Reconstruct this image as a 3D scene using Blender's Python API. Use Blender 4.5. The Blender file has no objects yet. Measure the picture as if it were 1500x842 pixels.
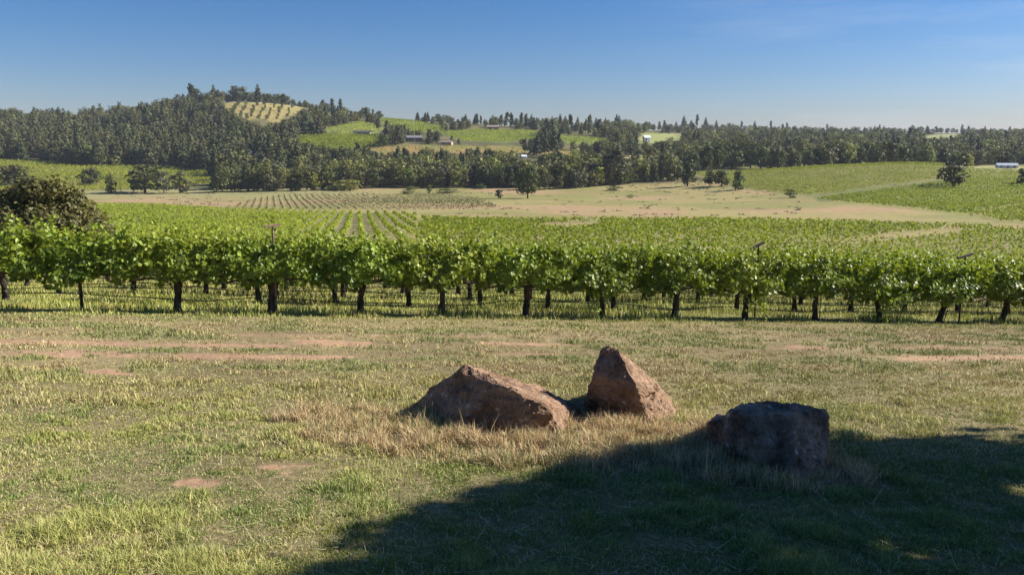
import bpy, bmesh, math, random
import numpy as np
from mathutils import Vector, noise as mnoise

# ------------------------------------------------------------------ camera, sky, sun, exposure
SC = bpy.context.scene
COL = SC.collection
IW, IH, FPX = 1500.0, 842.0, 1177.0
PITCH = math.atan((421.0 - 212.0) / FPX)
EYE = 1.6
cam = bpy.data.objects.new("camera", bpy.data.cameras.new("camera"))
COL.objects.link(cam)
cam.data.sensor_width = 36.0
cam.data.lens = 36.0 * FPX / IW
cam.data.clip_start = 0.05
cam.data.clip_end = 20000
cam.location = (0, 0, EYE)
cam.rotation_euler = (math.pi / 2 - PITCH, 0, 0)
SC.camera = cam

SUN_EL, SUN_AZ = math.radians(33), math.radians(80)
SUN = Vector((math.cos(SUN_EL) * math.sin(SUN_AZ), math.cos(SUN_EL) * math.cos(SUN_AZ), math.sin(SUN_EL)))
w = bpy.data.worlds.new("World")
SC.world = w
w.use_nodes = True
nt = w.node_tree
nt.nodes.clear()
sky = nt.nodes.new("ShaderNodeTexSky")
sky.sky_type = 'NISHITA'
sky.sun_disc = False
sky.sun_elevation = SUN_EL
sky.sun_rotation = SUN_AZ
sky.altitude = 300
sky.air_density = 1.0
sky.dust_density = 0.6
sky.ozone_density = 4.0
hsv = nt.nodes.new("ShaderNodeHueSaturation")
hsv.inputs['Saturation'].default_value = 1.25
gam = nt.nodes.new("ShaderNodeGamma")
gam.inputs['Gamma'].default_value = 1.12
bg = nt.nodes.new("ShaderNodeBackground")
bg.inputs['Strength'].default_value = 0.05
wo = nt.nodes.new("ShaderNodeOutputWorld")
# faint wisps of cirrus, fixed to world directions
tc = nt.nodes.new("ShaderNodeTexCoord")
mp = nt.nodes.new("ShaderNodeMapping")
mp.inputs['Scale'].default_value = (1.2, 1.2, 9.0)
mp.inputs['Rotation'].default_value = (0.1, 0.22, 0)
nz = nt.nodes.new("ShaderNodeTexNoise")
nz.inputs['Scale'].default_value = 2.3
nz.inputs['Detail'].default_value = 7
nz.inputs['Roughness'].default_value = 0.62
rmp = nt.nodes.new("ShaderNodeMapRange")
rmp.inputs['From Min'].default_value = 0.5
rmp.inputs['From Max'].default_value = 0.8
rmp.inputs['To Max'].default_value = 0.5
sepx = nt.nodes.new("ShaderNodeSeparateXYZ")
rx = nt.nodes.new("ShaderNodeMapRange")
rx.inputs['From Min'].default_value = 0.1
rx.inputs['From Max'].default_value = 0.6
mul = nt.nodes.new("ShaderNodeMath"); mul.operation = 'MULTIPLY'
mix = nt.nodes.new("ShaderNodeMix"); mix.data_type = 'RGBA'
mix.inputs[7].default_value = (7.5, 8.3, 9.2, 1)
L = nt.links.new
L(tc.outputs['Generated'], mp.inputs['Vector'])
L(mp.outputs[0], nz.inputs['Vector'])
L(nz.outputs[0], rmp.inputs['Value'])
L(tc.outputs['Generated'], sepx.inputs[0])
L(sepx.outputs[0], rx.inputs['Value'])
L(rmp.outputs[0], mul.inputs[0]); L(rx.outputs[0], mul.inputs[1])
L(sky.outputs[0], hsv.inputs['Color'])
L(hsv.outputs[0], gam.inputs['Color'])
tnt = nt.nodes.new("ShaderNodeMix"); tnt.data_type = 'RGBA'; tnt.blend_type = 'MULTIPLY'; tnt.inputs[0].default_value = 1.0
hz = nt.nodes.new("ShaderNodeMapRange"); hz.inputs['From Min'].default_value = 0.0; hz.inputs['From Max'].default_value = 0.28
tcol = nt.nodes.new("ShaderNodeMix"); tcol.data_type = 'RGBA'
tcol.inputs[6].default_value = (0.74, 0.70, 0.88, 1); tcol.inputs[7].default_value = (0.68, 0.80, 0.92, 1)   # dusty lilac low down, clear blue above
L(sepx.outputs[2], hz.inputs['Value']); L(hz.outputs[0], tcol.inputs[0]); L(tcol.outputs[2], tnt.inputs[7])
L(gam.outputs[0], tnt.inputs[6])
L(tnt.outputs[2], mix.inputs[6])
L(mul.outputs[0], mix.inputs[0])
L(mix.outputs[2], bg.inputs['Color'])
L(bg.outputs[0], wo.inputs['Surface'])

sl = bpy.data.lights.new("sun", 'SUN')
sl.energy = 5.0
sl.angle = math.radians(0.53)
sl.color = (1.0, 0.93, 0.82)
so = bpy.data.objects.new("sun", sl)
COL.objects.link(so)
so.location = (60, 5, 40)
so.rotation_euler = SUN.to_track_quat('Z', 'Y').to_euler()

SC.view_settings.view_transform = 'Standard'
SC.view_settings.look = 'None'
SC.view_settings.gamma = 1
SC.view_settings.exposure = 0.95
SC.view_settings.use_curve_mapping = False
SC.cycles.max_bounces = 6
SC.cycles.diffuse_bounces = 2
SC.cycles.glossy_bounces = 2
SC.cycles.transmission_bounces = 4
SC.cycles.transparent_max_bounces = 6
SC.cycles.volume_bounces = 0
SC.cycles.use_denoising = True

# ------------------------------------------------------------------ small numeric helpers
RNG = np.random.default_rng(7)
random.seed(7)

def hash2(i, j, s):
    h = (i.astype(np.int64) * 374761393 + j.astype(np.int64) * 668265263 + s * 1442695041) & 0x7fffffff
    h = ((h ^ (h >> 13)) * 1274126177) & 0x7fffffff
    h = (h ^ (h >> 16)) & 0xffffff
    return h / float(0xffffff)

def vnoise(x, y, s=0):
    x = np.asarray(x, float); y = np.asarray(y, float)
    i = np.floor(x); j = np.floor(y)
    fx = x - i; fy = y - j
    fx = fx * fx * (3 - 2 * fx); fy = fy * fy * (3 - 2 * fy)
    i = i.astype(np.int64); j = j.astype(np.int64)
    a = hash2(i, j, s); b = hash2(i + 1, j, s); c = hash2(i, j + 1, s); d = hash2(i + 1, j + 1, s)
    return (a * (1 - fx) + b * fx) * (1 - fy) + (c * (1 - fx) + d * fx) * fy

def fbm(x, y, s=0, o=4):
    r = 0; a = 0.5; t = 0
    x = np.asarray(x, float); y = np.asarray(y, float)
    for k in range(o):
        r = r + a * vnoise(x, y, s + 17 * k); t += a
        x = x * 2.03 + 3.1; y = y * 2.03 + 7.7; a *= 0.5
    return r / t

def sstep(a, b, x):
    t = np.clip((np.asarray(x, float) - a) / (b - a), 0, 1)
    return t * t * (3 - 2 * t)

def vslope(v):
    """image row -> Z/Y of the sight line"""
    return np.tan(np.arctan((421.0 - np.asarray(v, float)) / FPX) - PITCH)

def ray_t(u, v):
    zc = (421.0 - v) / FPX
    return (u - 750.0) / FPX / (math.cos(PITCH) + zc * math.sin(PITCH))

def project(X, Y, Z):
    X = np.asarray(X, float); Y = np.asarray(Y, float); Z = np.asarray(Z, float) - EYE
    dep = Y * math.cos(PITCH) - Z * math.sin(PITCH)
    up = Y * math.sin(PITCH) + Z * math.cos(PITCH)
    dep = np.where(dep > 0.05, dep, 0.05)
    return 750 + FPX * X / dep, 421 - FPX * up / dep

def in_poly(u, v, poly):
    u = np.asarray(u, float); v = np.asarray(v, float)
    r = np.zeros(u.shape, bool)
    n = len(poly)
    for a in range(n):
        x1, y1 = poly[a]; x2, y2 = poly[(a + 1) % n]
        if y1 == y2:
            continue
        c = ((y1 > v) != (y2 > v)) & (u < (x2 - x1) * (v - y1) / (y2 - y1) + x1)
        r ^= c
    return r

# ------------------------------------------------------------------ terrain height
KD = np.array([25, 40, 70, 100, 150, 200, 260, 320, 420, 510, 540, 600, 680, 780, 900, 1030, 1100, 1350, 2100, 4000.0])
NEAR = [None, 404, 380, 362, 341, 327, 314]
FAR = {
    -400: [306, 294, 284, 276, 258, 243, 222, 200, 184, 176, 195, 205, 208],
    0:    [306, 294, 284, 276, 258, 243, 222, 200, 180, 171, 190, 205, 208],
    130:  [306, 293, 283, 275, 259, 246, 226, 204, 185, 174, 190, 205, 208],
    200:  [305, 293, 282, 275, 260, 248, 226, 200, 178, 169, 190, 205, 208],
    300:  [305, 293, 281, 275, 262, 250, 226, 193, 158, 145, 190, 205, 208],
    390:  [305, 292, 280, 275, 264, 248, 222, 188, 152, 140, 190, 205, 208],
    450:  [305, 292, 279, 275, 262, 240, 214, 188, 162, 150, 190, 205, 208],
    520:  [304, 291, 278, 274, 258, 230, 208, 188, 174, 167, 190, 205, 208],
    600:  [304, 291, 278, 273, 256, 232, 212, 196, 180, 174, 190, 205, 208],
    700:  [304, 291, 277, 272, 256, 236, 218, 202, 188, 182, 192, 205, 208],
    800:  [304, 291, 277, 272, 254, 238, 222, 206, 190, 182, 192, 205, 208],
    900:  [304, 291, 277, 270, 252, 240, 226, 212, 200, 194, 186, 198, 208],
    1000: [303, 289, 274, 265, 252, 242, 230, 218, 207, 203, 196, 188, 207],
    1100: [302, 286, 266, 254, 250, 242, 231, 220, 210, 206, 198, 192, 207],
    1200: [301, 283, 259, 240, 248, 242, 231, 221, 211, 207, 200, 194, 207],
    1300: [300, 278, 254, 236, 248, 242, 231, 221, 211, 207, 201, 195, 207],
    1400: [300, 276, 254, 239, 249, 243, 231, 221, 211, 207, 201, 196, 207],
    1500: [300, 278, 260, 245, 248, 243, 231, 221, 211, 207, 201, 196, 207],
    1900: [300, 280, 266, 254, 248, 243, 231, 221, 211, 207, 201, 196, 207],
}
_uc = sorted(FAR)
_tc = np.array([(u - 750.0) / FPX / math.cos(PITCH) for u in _uc])
TG = np.linspace(-1.2, 1.2, 241)
LG = np.linspace(math.log(18), math.log(4200), 260)
_tab = []
for u, t in zip(_uc, _tc):
    z = []
    for d, v in zip(KD, NEAR + FAR[u]):
        if v is None:
            z.append(EYE - 4.85 - 0.031 * t * d)
        else:
            off = -0.033 * t * d * float(1 - sstep(30, 170, d))
            z.append(EYE + float(vslope(v)) * d + off)
    _tab.append(np.interp(LG, np.log(KD), z))
_tab = np.array(_tab)
GRID = np.array([np.interp(TG, _tc, _tab[:, k]) for k in range(len(LG))]).T
def _sm(a, ax, n):
    for _ in range(n):
        p = np.concatenate([a.take([0], ax), a, a.take([-1], ax)], ax)
        m = a.shape[ax]
        a = 0.25 * p.take(range(0, m), ax) + 0.5 * p.take(range(1, m + 1), ax) + 0.25 * p.take(range(2, m + 2), ax)
    return a
GRID = _sm(_sm(GRID, 1, 6), 0, 14)

def ground_z(X, Y):
    X = np.asarray(X, float); Y = np.asarray(Y, float)
    D = np.maximum(np.maximum(Y, 0.85 * np.abs(X)), 18.0)
    t = np.clip(X / D, -1.2, 1.2)
    ft = (t - TG[0]) / (TG[1] - TG[0]); fl = (np.log(D) - LG[0]) / (LG[1] - LG[0])
    i = np.clip(np.floor(ft).astype(int), 0, len(TG) - 2); j = np.clip(np.floor(fl).astype(int), 0, len(LG) - 2)
    a = np.clip(ft - i, 0, 1); b = np.clip(fl - j, 0, 1)
    far = (GRID[i, j] * (1 - a) + GRID[i + 1, j] * a) * (1 - b) + (GRID[i, j + 1] * (1 - a) + GRID[i + 1, j + 1] * a) * b
    Yc = np.maximum(Y, -12)
    near = -0.031 * X - 0.130 * Yc
    near = near + 0.05 * (fbm(X * 0.5, Y * 0.5, 3, 3) - 0.5) + 0.10 * (fbm(X * 0.17, Y * 0.17, 5, 2) - 0.5)
    r = np.maximum(np.hypot(X, Y) * 0.8, D)
    k = sstep(21, 42, np.where(Y > 0, D, np.hypot(X, Y)))
    far = far + k * np.minimum(D / 600.0, 1.5) * 2.4 * (fbm(X / 70.0, Y / 70.0, 9, 3) - 0.5)
    return near * (1 - k) + far * k

_DS = np.exp(np.linspace(math.log(2.5), math.log(3800), 2600))
def hit(u, v, dmin=2.5):
    """first ground point on the sight line of a picture position"""
    t = ray_t(u, v); s = float(vslope(v))
    d = _DS[_DS >= dmin]
    g = ground_z(t * d, d) - (EYE + s * d)
    k = np.argmax(g >= 0)
    if g[k] < 0:                      # sight line passes just over the crest: take the crest itself
        D = float(d[int(np.argmax((ground_z(t * d, d) - EYE) / d))])
        return float(t * D), D, float(ground_z(t * D, D))
    D = d[k]
    if k > 0:
        a = g[k - 1] / (g[k - 1] - g[k] + 1e-9)
        D = d[k - 1] + a * (d[k] - d[k - 1])
    return float(t * D), float(D), float(ground_z(t * D, D))

def PX(u, v, D):
    """point on a sight line at forward distance D"""
    return np.array([ray_t(u, v) * D, D, EYE + float(vslope(v)) * D])

# ------------------------------------------------------------------ fields seen from the valley (outlines of real patches of ground)
ORCHARD = [(326, 152), (375, 142), (440, 143), (470, 150), (440, 162), (412, 177), (368, 177), (338, 166)]
F_A = [(428, 201), (455, 197), (555, 198), (559, 213), (500, 221), (440, 213)]
F_B = [(448, 193), (495, 185), (530, 178), (562, 189), (545, 196), (455, 194)]
F_C = [(556, 171), (600, 176), (652, 187), (645, 195), (610, 193), (562, 183)]
F_D = [(640, 194), (700, 190), (785, 192), (793, 203), (740, 209), (680, 207)]
F_E = [(805, 196), (890, 204), (902, 214), (830, 209)]
F_F = [(525, 217), (620, 213), (740, 215), (850, 223), (848, 233), (780, 225), (640, 224), (560, 226)]
F_G = [(-60, 234), (60, 236), (120, 244), (200, 243), (312, 251), (318, 268), (260, 276), (160, 279), (-60, 279)]
F_H = [(1005, 253), (1120, 243), (1250, 234), (1330, 234), (1385, 240), (1378, 262), (1190, 288), (1085, 277)]
F_I = [(1196, 293), (1387, 266.5), (1402, 247), (1530, 253), (1530, 294), (1412, 315)]
F_J = [(1350, 199), (1400, 196), (1420, 200), (1370, 208)]
F_K = [(935, 195), (1000, 196), (995, 208), (935, 212)]
F_L = [(905, 229), (965, 227), (965, 236), (905, 236)]
F_M = [(1418, 243), (1530, 241), (1530, 250), (1418, 247)]
CLEAR = [ORCHARD, F_A, F_B, F_C, F_D, F_E, F_F, F_G, F_H, F_I, F_J, F_K, F_L, F_M]

BARE_PATCH = [(772, 331), (790, 324), (875, 321), (888, 326), (850, 331)]
GAP = [(1225, 351), (1290, 340), (1400, 331), (1425, 334), (1400, 341), (1300, 349), (1240, 356)]
_VE = ([-100, 0, 170, 330, 470, 600, 625, 750, 1100, 1180, 1400, 1520], [292, 292, 297, 307, 310, 313, 321, 323, 323, 325, 333, 339])
def near_edge(u):
    """picture row where the near vineyard ends and the dry field begins"""
    return np.interp(u, *_VE)
def ground_albedo(X, Y, Z):
    n = len(X)
    u, v = project(X, Y, Z)
    D = Y
    n1 = fbm(X / 9.0, Y / 9.0, 21, 4); n2 = fbm(X / 35.0, Y / 35.0, 22, 4); n3 = fbm(X / 2.2, Y / 2.2, 23, 3)
    def lerp(a, b, k):
        return a * (1 - k[:, None]) + np.array(b)[None, :] * k[:, None]
    c = np.tile(np.array([0.20, 0.165, 0.085]), (n, 1))
    # lawn with a worn farm track in front of the vines
    c = lerp(c, (0.27, 0.22, 0.12), sstep(0.4, 0.7, n1))
    # grassy soil between vine rows
    kv = sstep(17.0, 19.0, D - 0.232 * X)
    c = lerp(c, (0.20, 0.20, 0.075), kv)
    c = lerp(c, (0.26, 0.22, 0.11), kv * sstep(0.45, 0.7, n1))
    kb = sstep(80, 115, D)
    c = lerp(c, (0.27, 0.235, 0.115), kb * sstep(0.3, 0.6, n1))
    # dry valley floor
    kd = sstep(1.0, -1.5, v - near_edge(u) + 3 * (n2 - .5)) * (D > 100)
    for PP in (BARE_PATCH, GAP):
        kd = np.maximum(kd, in_poly(u, v, PP) * (D > 80) * .9)
    dry = lerp(np.tile(np.array([0.31, 0.262, 0.112]), (n, 1)), (0.36, 0.25, 0.14), sstep(0.5, 0.66, fbm(X / 36, Y / 36, 31, 4)))
    dry = lerp(dry, (0.195, 0.205, 0.065), sstep(0.44, 0.60, fbm(X / 45 + 9, Y / 34, 33, 4)) * 0.6)
    dry = lerp(dry, (0.22, 0.21, 0.10), sstep(0.6, 0.75, n3) * 0.5)
    c = c * (1 - kd[:, None]) + dry * kd[:, None]
    # greener grass at the valley floor on the left
    kl = kd * sstep(-0.1, -0.25, X / np.maximum(D, 1)) * sstep(400, 470, D)
    c = lerp(c, (0.27, 0.26, 0.12), kl * 0.7)
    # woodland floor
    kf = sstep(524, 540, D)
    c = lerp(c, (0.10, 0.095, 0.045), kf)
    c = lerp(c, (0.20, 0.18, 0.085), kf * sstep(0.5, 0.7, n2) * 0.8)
    ok = (D > 180)
    for P, a, b in ((ORCHARD, (0.36, 0.285, 0.115), (0.29, 0.26, 0.10)), (F_A, (0.12, 0.17, 0.045), (0.17, 0.19, 0.06)),
                    (F_B, (0.20, 0.25, 0.07), (0.26, 0.27, 0.09)), (F_C, (0.17, 0.23, 0.06), (0.24, 0.27, 0.10)),
                    (F_D, (0.15, 0.20, 0.06), (0.20, 0.24, 0.08)), (F_E, (0.19, 0.25, 0.06), (0.23, 0.27, 0.08)),
                    (F_F, (0.22, 0.20, 0.08), (0.34, 0.20, 0.10)), (F_G, (0.20, 0.19, 0.08), (0.26, 0.22, 0.11)),
                    (F_H, (0.20, 0.21, 0.06), (0.25, 0.23, 0.09)), (F_I, (0.25, 0.26, 0.08), (0.28, 0.26, 0.10)),
                    ([(1186, 286), (1386, 261), (1391, 270), (1200, 297)], (0.15, 0.17, 0.055), (0.19, 0.19, 0.07)), (F_J, (0.26, 0.29, 0.11), (0.30, 0.29, 0.14)), (F_K, (0.24, 0.29, 0.09), (0.30, 0.28, 0.12)),  # unnamed strip: shaded edge of the vine rows painted dark on the ground
                    (F_L, (0.46, 0.36, 0.18), (0.46, 0.36, 0.18)), (F_M, (0.30, 0.30, 0.12), (0.33, 0.30, 0.13))):
        m = ok & in_poly(u, v, P)
        q = sstep(0.4, 0.65, n1[m])[:, None]
        c[m] = np.array(a) * (1 - q) + np.array(b) * q
    return c

# ------------------------------------------------------------------ mesh + material helpers
def fast_mesh(name, V, F, mats, midx=None, fattr=None, smooth=False):
    """V (n,3); F list of (m,k) int arrays, each of constant face size; fattr name -> concatenated per-face array"""
    me = bpy.data.meshes.new(name)
    V = np.asarray(V, np.float32)
    me.vertices.add(len(V)); me.vertices.foreach_set('co', V.ravel())
    loops = np.concatenate([f.ravel() for f in F]).astype(np.int32)
    sizes = np.concatenate([np.full(len(f), f.shape[1]) for f in F]).astype(np.int32)
    starts = np.concatenate([[0], np.cumsum(sizes)[:-1]]).astype(np.int32)
    me.loops.add(len(loops)); me.loops.foreach_set('vertex_index', loops)
    me.polygons.add(len(sizes)); me.polygons.foreach_set('loop_start', starts)
    if midx is not None:
        me.polygons.foreach_set('material_index', np.asarray(midx, np.int32))
    me.polygons.foreach_set('use_smooth', np.full(len(sizes), smooth, bool))
    for m in mats:
        me.materials.append(m)
    for k, a in (fattr or {}).items():
        a = np.asarray(a, np.float32)
        if a.ndim == 1:
            at = me.attributes.new(k, 'FLOAT', 'FACE'); at.data.foreach_set('value', a)
        else:
            at = me.attributes.new(k, 'FLOAT_COLOR', 'FACE')
            if a.shape[1] == 3:
                a = np.concatenate([a, np.ones((len(a), 1), np.float32)], 1)
            at.data.foreach_set('color', a.ravel())
    me.update(calc_edges=True)
    return me

def link(name, me, parent=None, label=None, cat=None, group=None, kind=None, loc=None, rot=None, scale=None):
    o = bpy.data.objects.new(name, me)
    COL.objects.link(o)
    if parent is not None:
        o.parent = parent
    for k, x in (('label', label), ('category', cat), ('group', group), ('kind', kind)):
        if x:
            o[k] = x
    if loc is not None: o.location = loc
    if rot is not None: o.rotation_euler = rot
    if scale is not None: o.scale = scale
    return o

def empty(name, loc, label, cat, group=None, rot=(0, 0, 0), scale=(1, 1, 1)):
    o = link(name, None, None, label, cat, group, None, loc, rot, scale)
    o.empty_display_size = 0.2
    return o

def newmat(name):
    m = bpy.data.materials.new(name); m.use_nodes = True
    t = m.node_tree; t.nodes.clear()
    out = t.nodes.new("ShaderNodeOutputMaterial")
    return m, t, out, t.nodes.new, t.links.new

def leaf_mat(name, dark, light, rough=0.5, trans=0.3, transcol=(0.25, 0.35, 0.03), objvar=0.25, spec=0.4):
    m, t, out, N, K = newmat(name)
    at = N("ShaderNodeAttribute"); at.attribute_name = "tint"
    mx = N("ShaderNodeMix"); mx.data_type = 'RGBA'
    mx.inputs[6].default_value = (*dark, 1); mx.inputs[7].default_value = (*light, 1)
    K(at.outputs['Fac'], mx.inputs[0])
    oi = N("ShaderNodeObjectInfo")
    mr = N("ShaderNodeMapRange"); mr.inputs['To Min'].default_value = 1 - objvar; mr.inputs['To Max'].default_value = 1 + objvar
    K(oi.outputs['Random'], mr.inputs['Value'])
    m1 = N("ShaderNodeMath"); m1.operation = 'MULTIPLY_ADD'; m1.inputs[1].default_value = 7.31; m1.inputs[2].default_value = 0.13
    fr = N("ShaderNodeMath"); fr.operation = 'FRACT'
    mh = N("ShaderNodeMapRange"); mh.inputs['To Min'].default_value = 0.5 - 0.05 * (objvar / 0.25); mh.inputs['To Max'].default_value = 0.5 + 0.02 * (objvar / 0.25)
    K(oi.outputs['Random'], m1.inputs[0]); K(m1.outputs[0], fr.inputs[0]); K(fr.outputs[0], mh.inputs['Value'])
    h = N("ShaderNodeHueSaturation")
    K(mx.outputs[2], h.inputs['Color']); K(mr.outputs[0], h.inputs['Value']); K(mh.outputs[0], h.inputs['Hue'])
    p = N("ShaderNodeBsdfPrincipled")
    p.inputs['Roughness'].default_value = rough
    p.inputs['Specular IOR Level'].default_value = spec
    K(h.outputs[0], p.inputs['Base Color'])
    tr = N("ShaderNodeBsdfTranslucent"); tr.inputs['Color'].default_value = (*transcol, 1)
    ms = N("ShaderNodeMixShader"); ms.inputs[0].default_value = trans
    K(p.outputs[0], ms.inputs[1]); K(tr.outputs[0], ms.inputs[2]); K(ms.outputs[0], out.inputs['Surface'])
    return m

def attr_mat(name, rough=0.8, trans=0.0, spec=0.2, attr="albedo"):
    m, t, out, N, K = newmat(name)
    at = N("ShaderNodeAttribute"); at.attribute_name = attr
    p = N("ShaderNodeBsdfPrincipled"); p.inputs['Roughness'].default_value = rough; p.inputs['Specular IOR Level'].default_value = spec
    K(at.outputs['Color'], p.inputs['Base Color'])
    if trans > 0:
        tr = N("ShaderNodeBsdfTranslucent"); K(at.outputs['Color'], tr.inputs['Color'])
        ms = N("ShaderNodeMixShader"); ms.inputs[0].default_value = trans
        K(p.outputs[0], ms.inputs[1]); K(tr.outputs[0], ms.inputs[2]); K(ms.outputs[0], out.inputs['Surface'])
    else:
        K(p.outputs[0], out.inputs['Surface'])
    return m

def noise_mat(name, a, b, scale=6.0, rough=0.85, bump=0.0, detail=6.0, stretch=(1, 1, 1), lo=0.35, hi=0.65, metal=0.0, spec=0.3):
    m, t, out, N, K = newmat(name)
    tx = N("ShaderNodeTexCoord"); mp = N("ShaderNodeMapping"); mp.inputs['Scale'].default_value = stretch
    n = N("ShaderNodeTexNoise"); n.inputs['Scale'].default_value = scale; n.inputs['Detail'].default_value = detail
    r = N("ShaderNodeMapRange"); r.inputs['From Min'].default_value = lo; r.inputs['From Max'].default_value = hi
    mx = N("ShaderNodeMix"); mx.data_type = 'RGBA'; mx.inputs[6].default_value = (*a, 1); mx.inputs[7].default_value = (*b, 1)
    p = N("ShaderNodeBsdfPrincipled"); p.inputs['Roughness'].default_value = rough; p.inputs['Metallic'].default_value = metal
    p.inputs['Specular IOR Level'].default_value = spec
    K(tx.outputs['Object'], mp.inputs[0]); K(mp.outputs[0], n.inputs['Vector']); K(n.outputs[0], r.inputs['Value'])
    K(r.outputs[0], mx.inputs[0]); K(mx.outputs[2], p.inputs['Base Color'])
    if bump > 0:
        bm_ = N("ShaderNodeBump"); bm_.inputs['Strength'].default_value = 1.0; bm_.inputs['Distance'].default_value = bump
        K(n.outputs[0], bm_.inputs['Height']); K(bm_.outputs[0], p.inputs['Normal'])
    K(p.outputs[0], out.inputs['Surface'])
    return m

def tube(path, rad, sides=8, cap=True):
    """path (n,3), rad (n,) -> V, quads"""
    path = np.asarray(path, float); rad = np.broadcast_to(np.asarray(rad, float), (len(path),))
    tg = np.gradient(path, axis=0); tg /= np.linalg.norm(tg, axis=1)[:, None] + 1e-9
    ref = np.array([0.0, 0, 1]) if abs(tg[0][2]) < 0.8 else np.array([1.0, 0, 0])
    V = []
    a = np.arange(sides) * 2 * math.pi / sides
    for p, t, r in zip(path, tg, rad):
        x = np.cross(t, ref); x /= np.linalg.norm(x) + 1e-9
        y = np.cross(x, t)
        V.append(p + r * (np.cos(a)[:, None] * x + np.sin(a)[:, None] * y))
    n = len(path)
    V = np.concatenate(V)
    i = np.arange(n - 1)[:, None] * sides; k = np.arange(sides)[None, :]; k2 = (k + 1) % sides
    Q = np.stack([i + k, i + k2, i + sides + k2, i + sides + k], -1).reshape(-1, 4)
    if cap:
        c0 = len(V); V = np.concatenate([V, [path[0]], [path[-1]]])
        ks = np.arange(sides); kn = (ks + 1) % sides
        b = (n - 1) * sides
        T = np.concatenate([np.stack([np.full(sides, c0), kn, ks, ks], 1), np.stack([np.full(sides, c0 + 1), b + ks, b + kn, b + kn], 1)])
        # degenerate quads avoided: return triangles separately
        return V, Q, T[:, :3]
    return V, Q, np.zeros((0, 3), int)

class MB:
    """collects tubes and boxes of one part into ONE mesh"""
    def __init__(self):
        self.V = []; self.Q = []; self.T = []; self.n = 0
    def add(self, V, Q=None, T=None):
        self.V.append(np.asarray(V, float))
        if Q is not None and len(Q): self.Q.append(np.asarray(Q) + self.n)
        if T is not None and len(T): self.T.append(np.asarray(T) + self.n)
        self.n += len(V)
        return self
    def tube(self, path, rad, sides=8):
        return self.add(*tube(path, rad, sides))
    def box(self, c, s, rz=0.0, rx=0.0, ry=0.0):
        h = np.array(s, float) / 2
        v = np.array([[x, y, z] for x in (-1, 1) for y in (-1, 1) for z in (-1, 1)], float) * h
        for ang, (i, j) in ((rx, (1, 2)), (ry, (2, 0)), (rz, (0, 1))):
            if ang:
                cc, ss = math.cos(ang), math.sin(ang)
                vi, vj = v[:, i].copy(), v[:, j].copy()
                v[:, i] = cc * vi - ss * vj; v[:, j] = ss * vi + cc * vj
        v += np.array(c, float)
        q = np.array([[0, 1, 3, 2], [4, 6, 7, 5], [0, 4, 5, 1], [2, 3, 7, 6], [0, 2, 6, 4], [1, 5, 7, 3]])
        return self.add(v, q)
    def mesh(self, name, mats, smooth=False):
        F = [np.concatenate(x) for x in (self.Q, self.T) if x]
        return fast_mesh(name, np.concatenate(self.V), F, mats, smooth=smooth)

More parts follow.
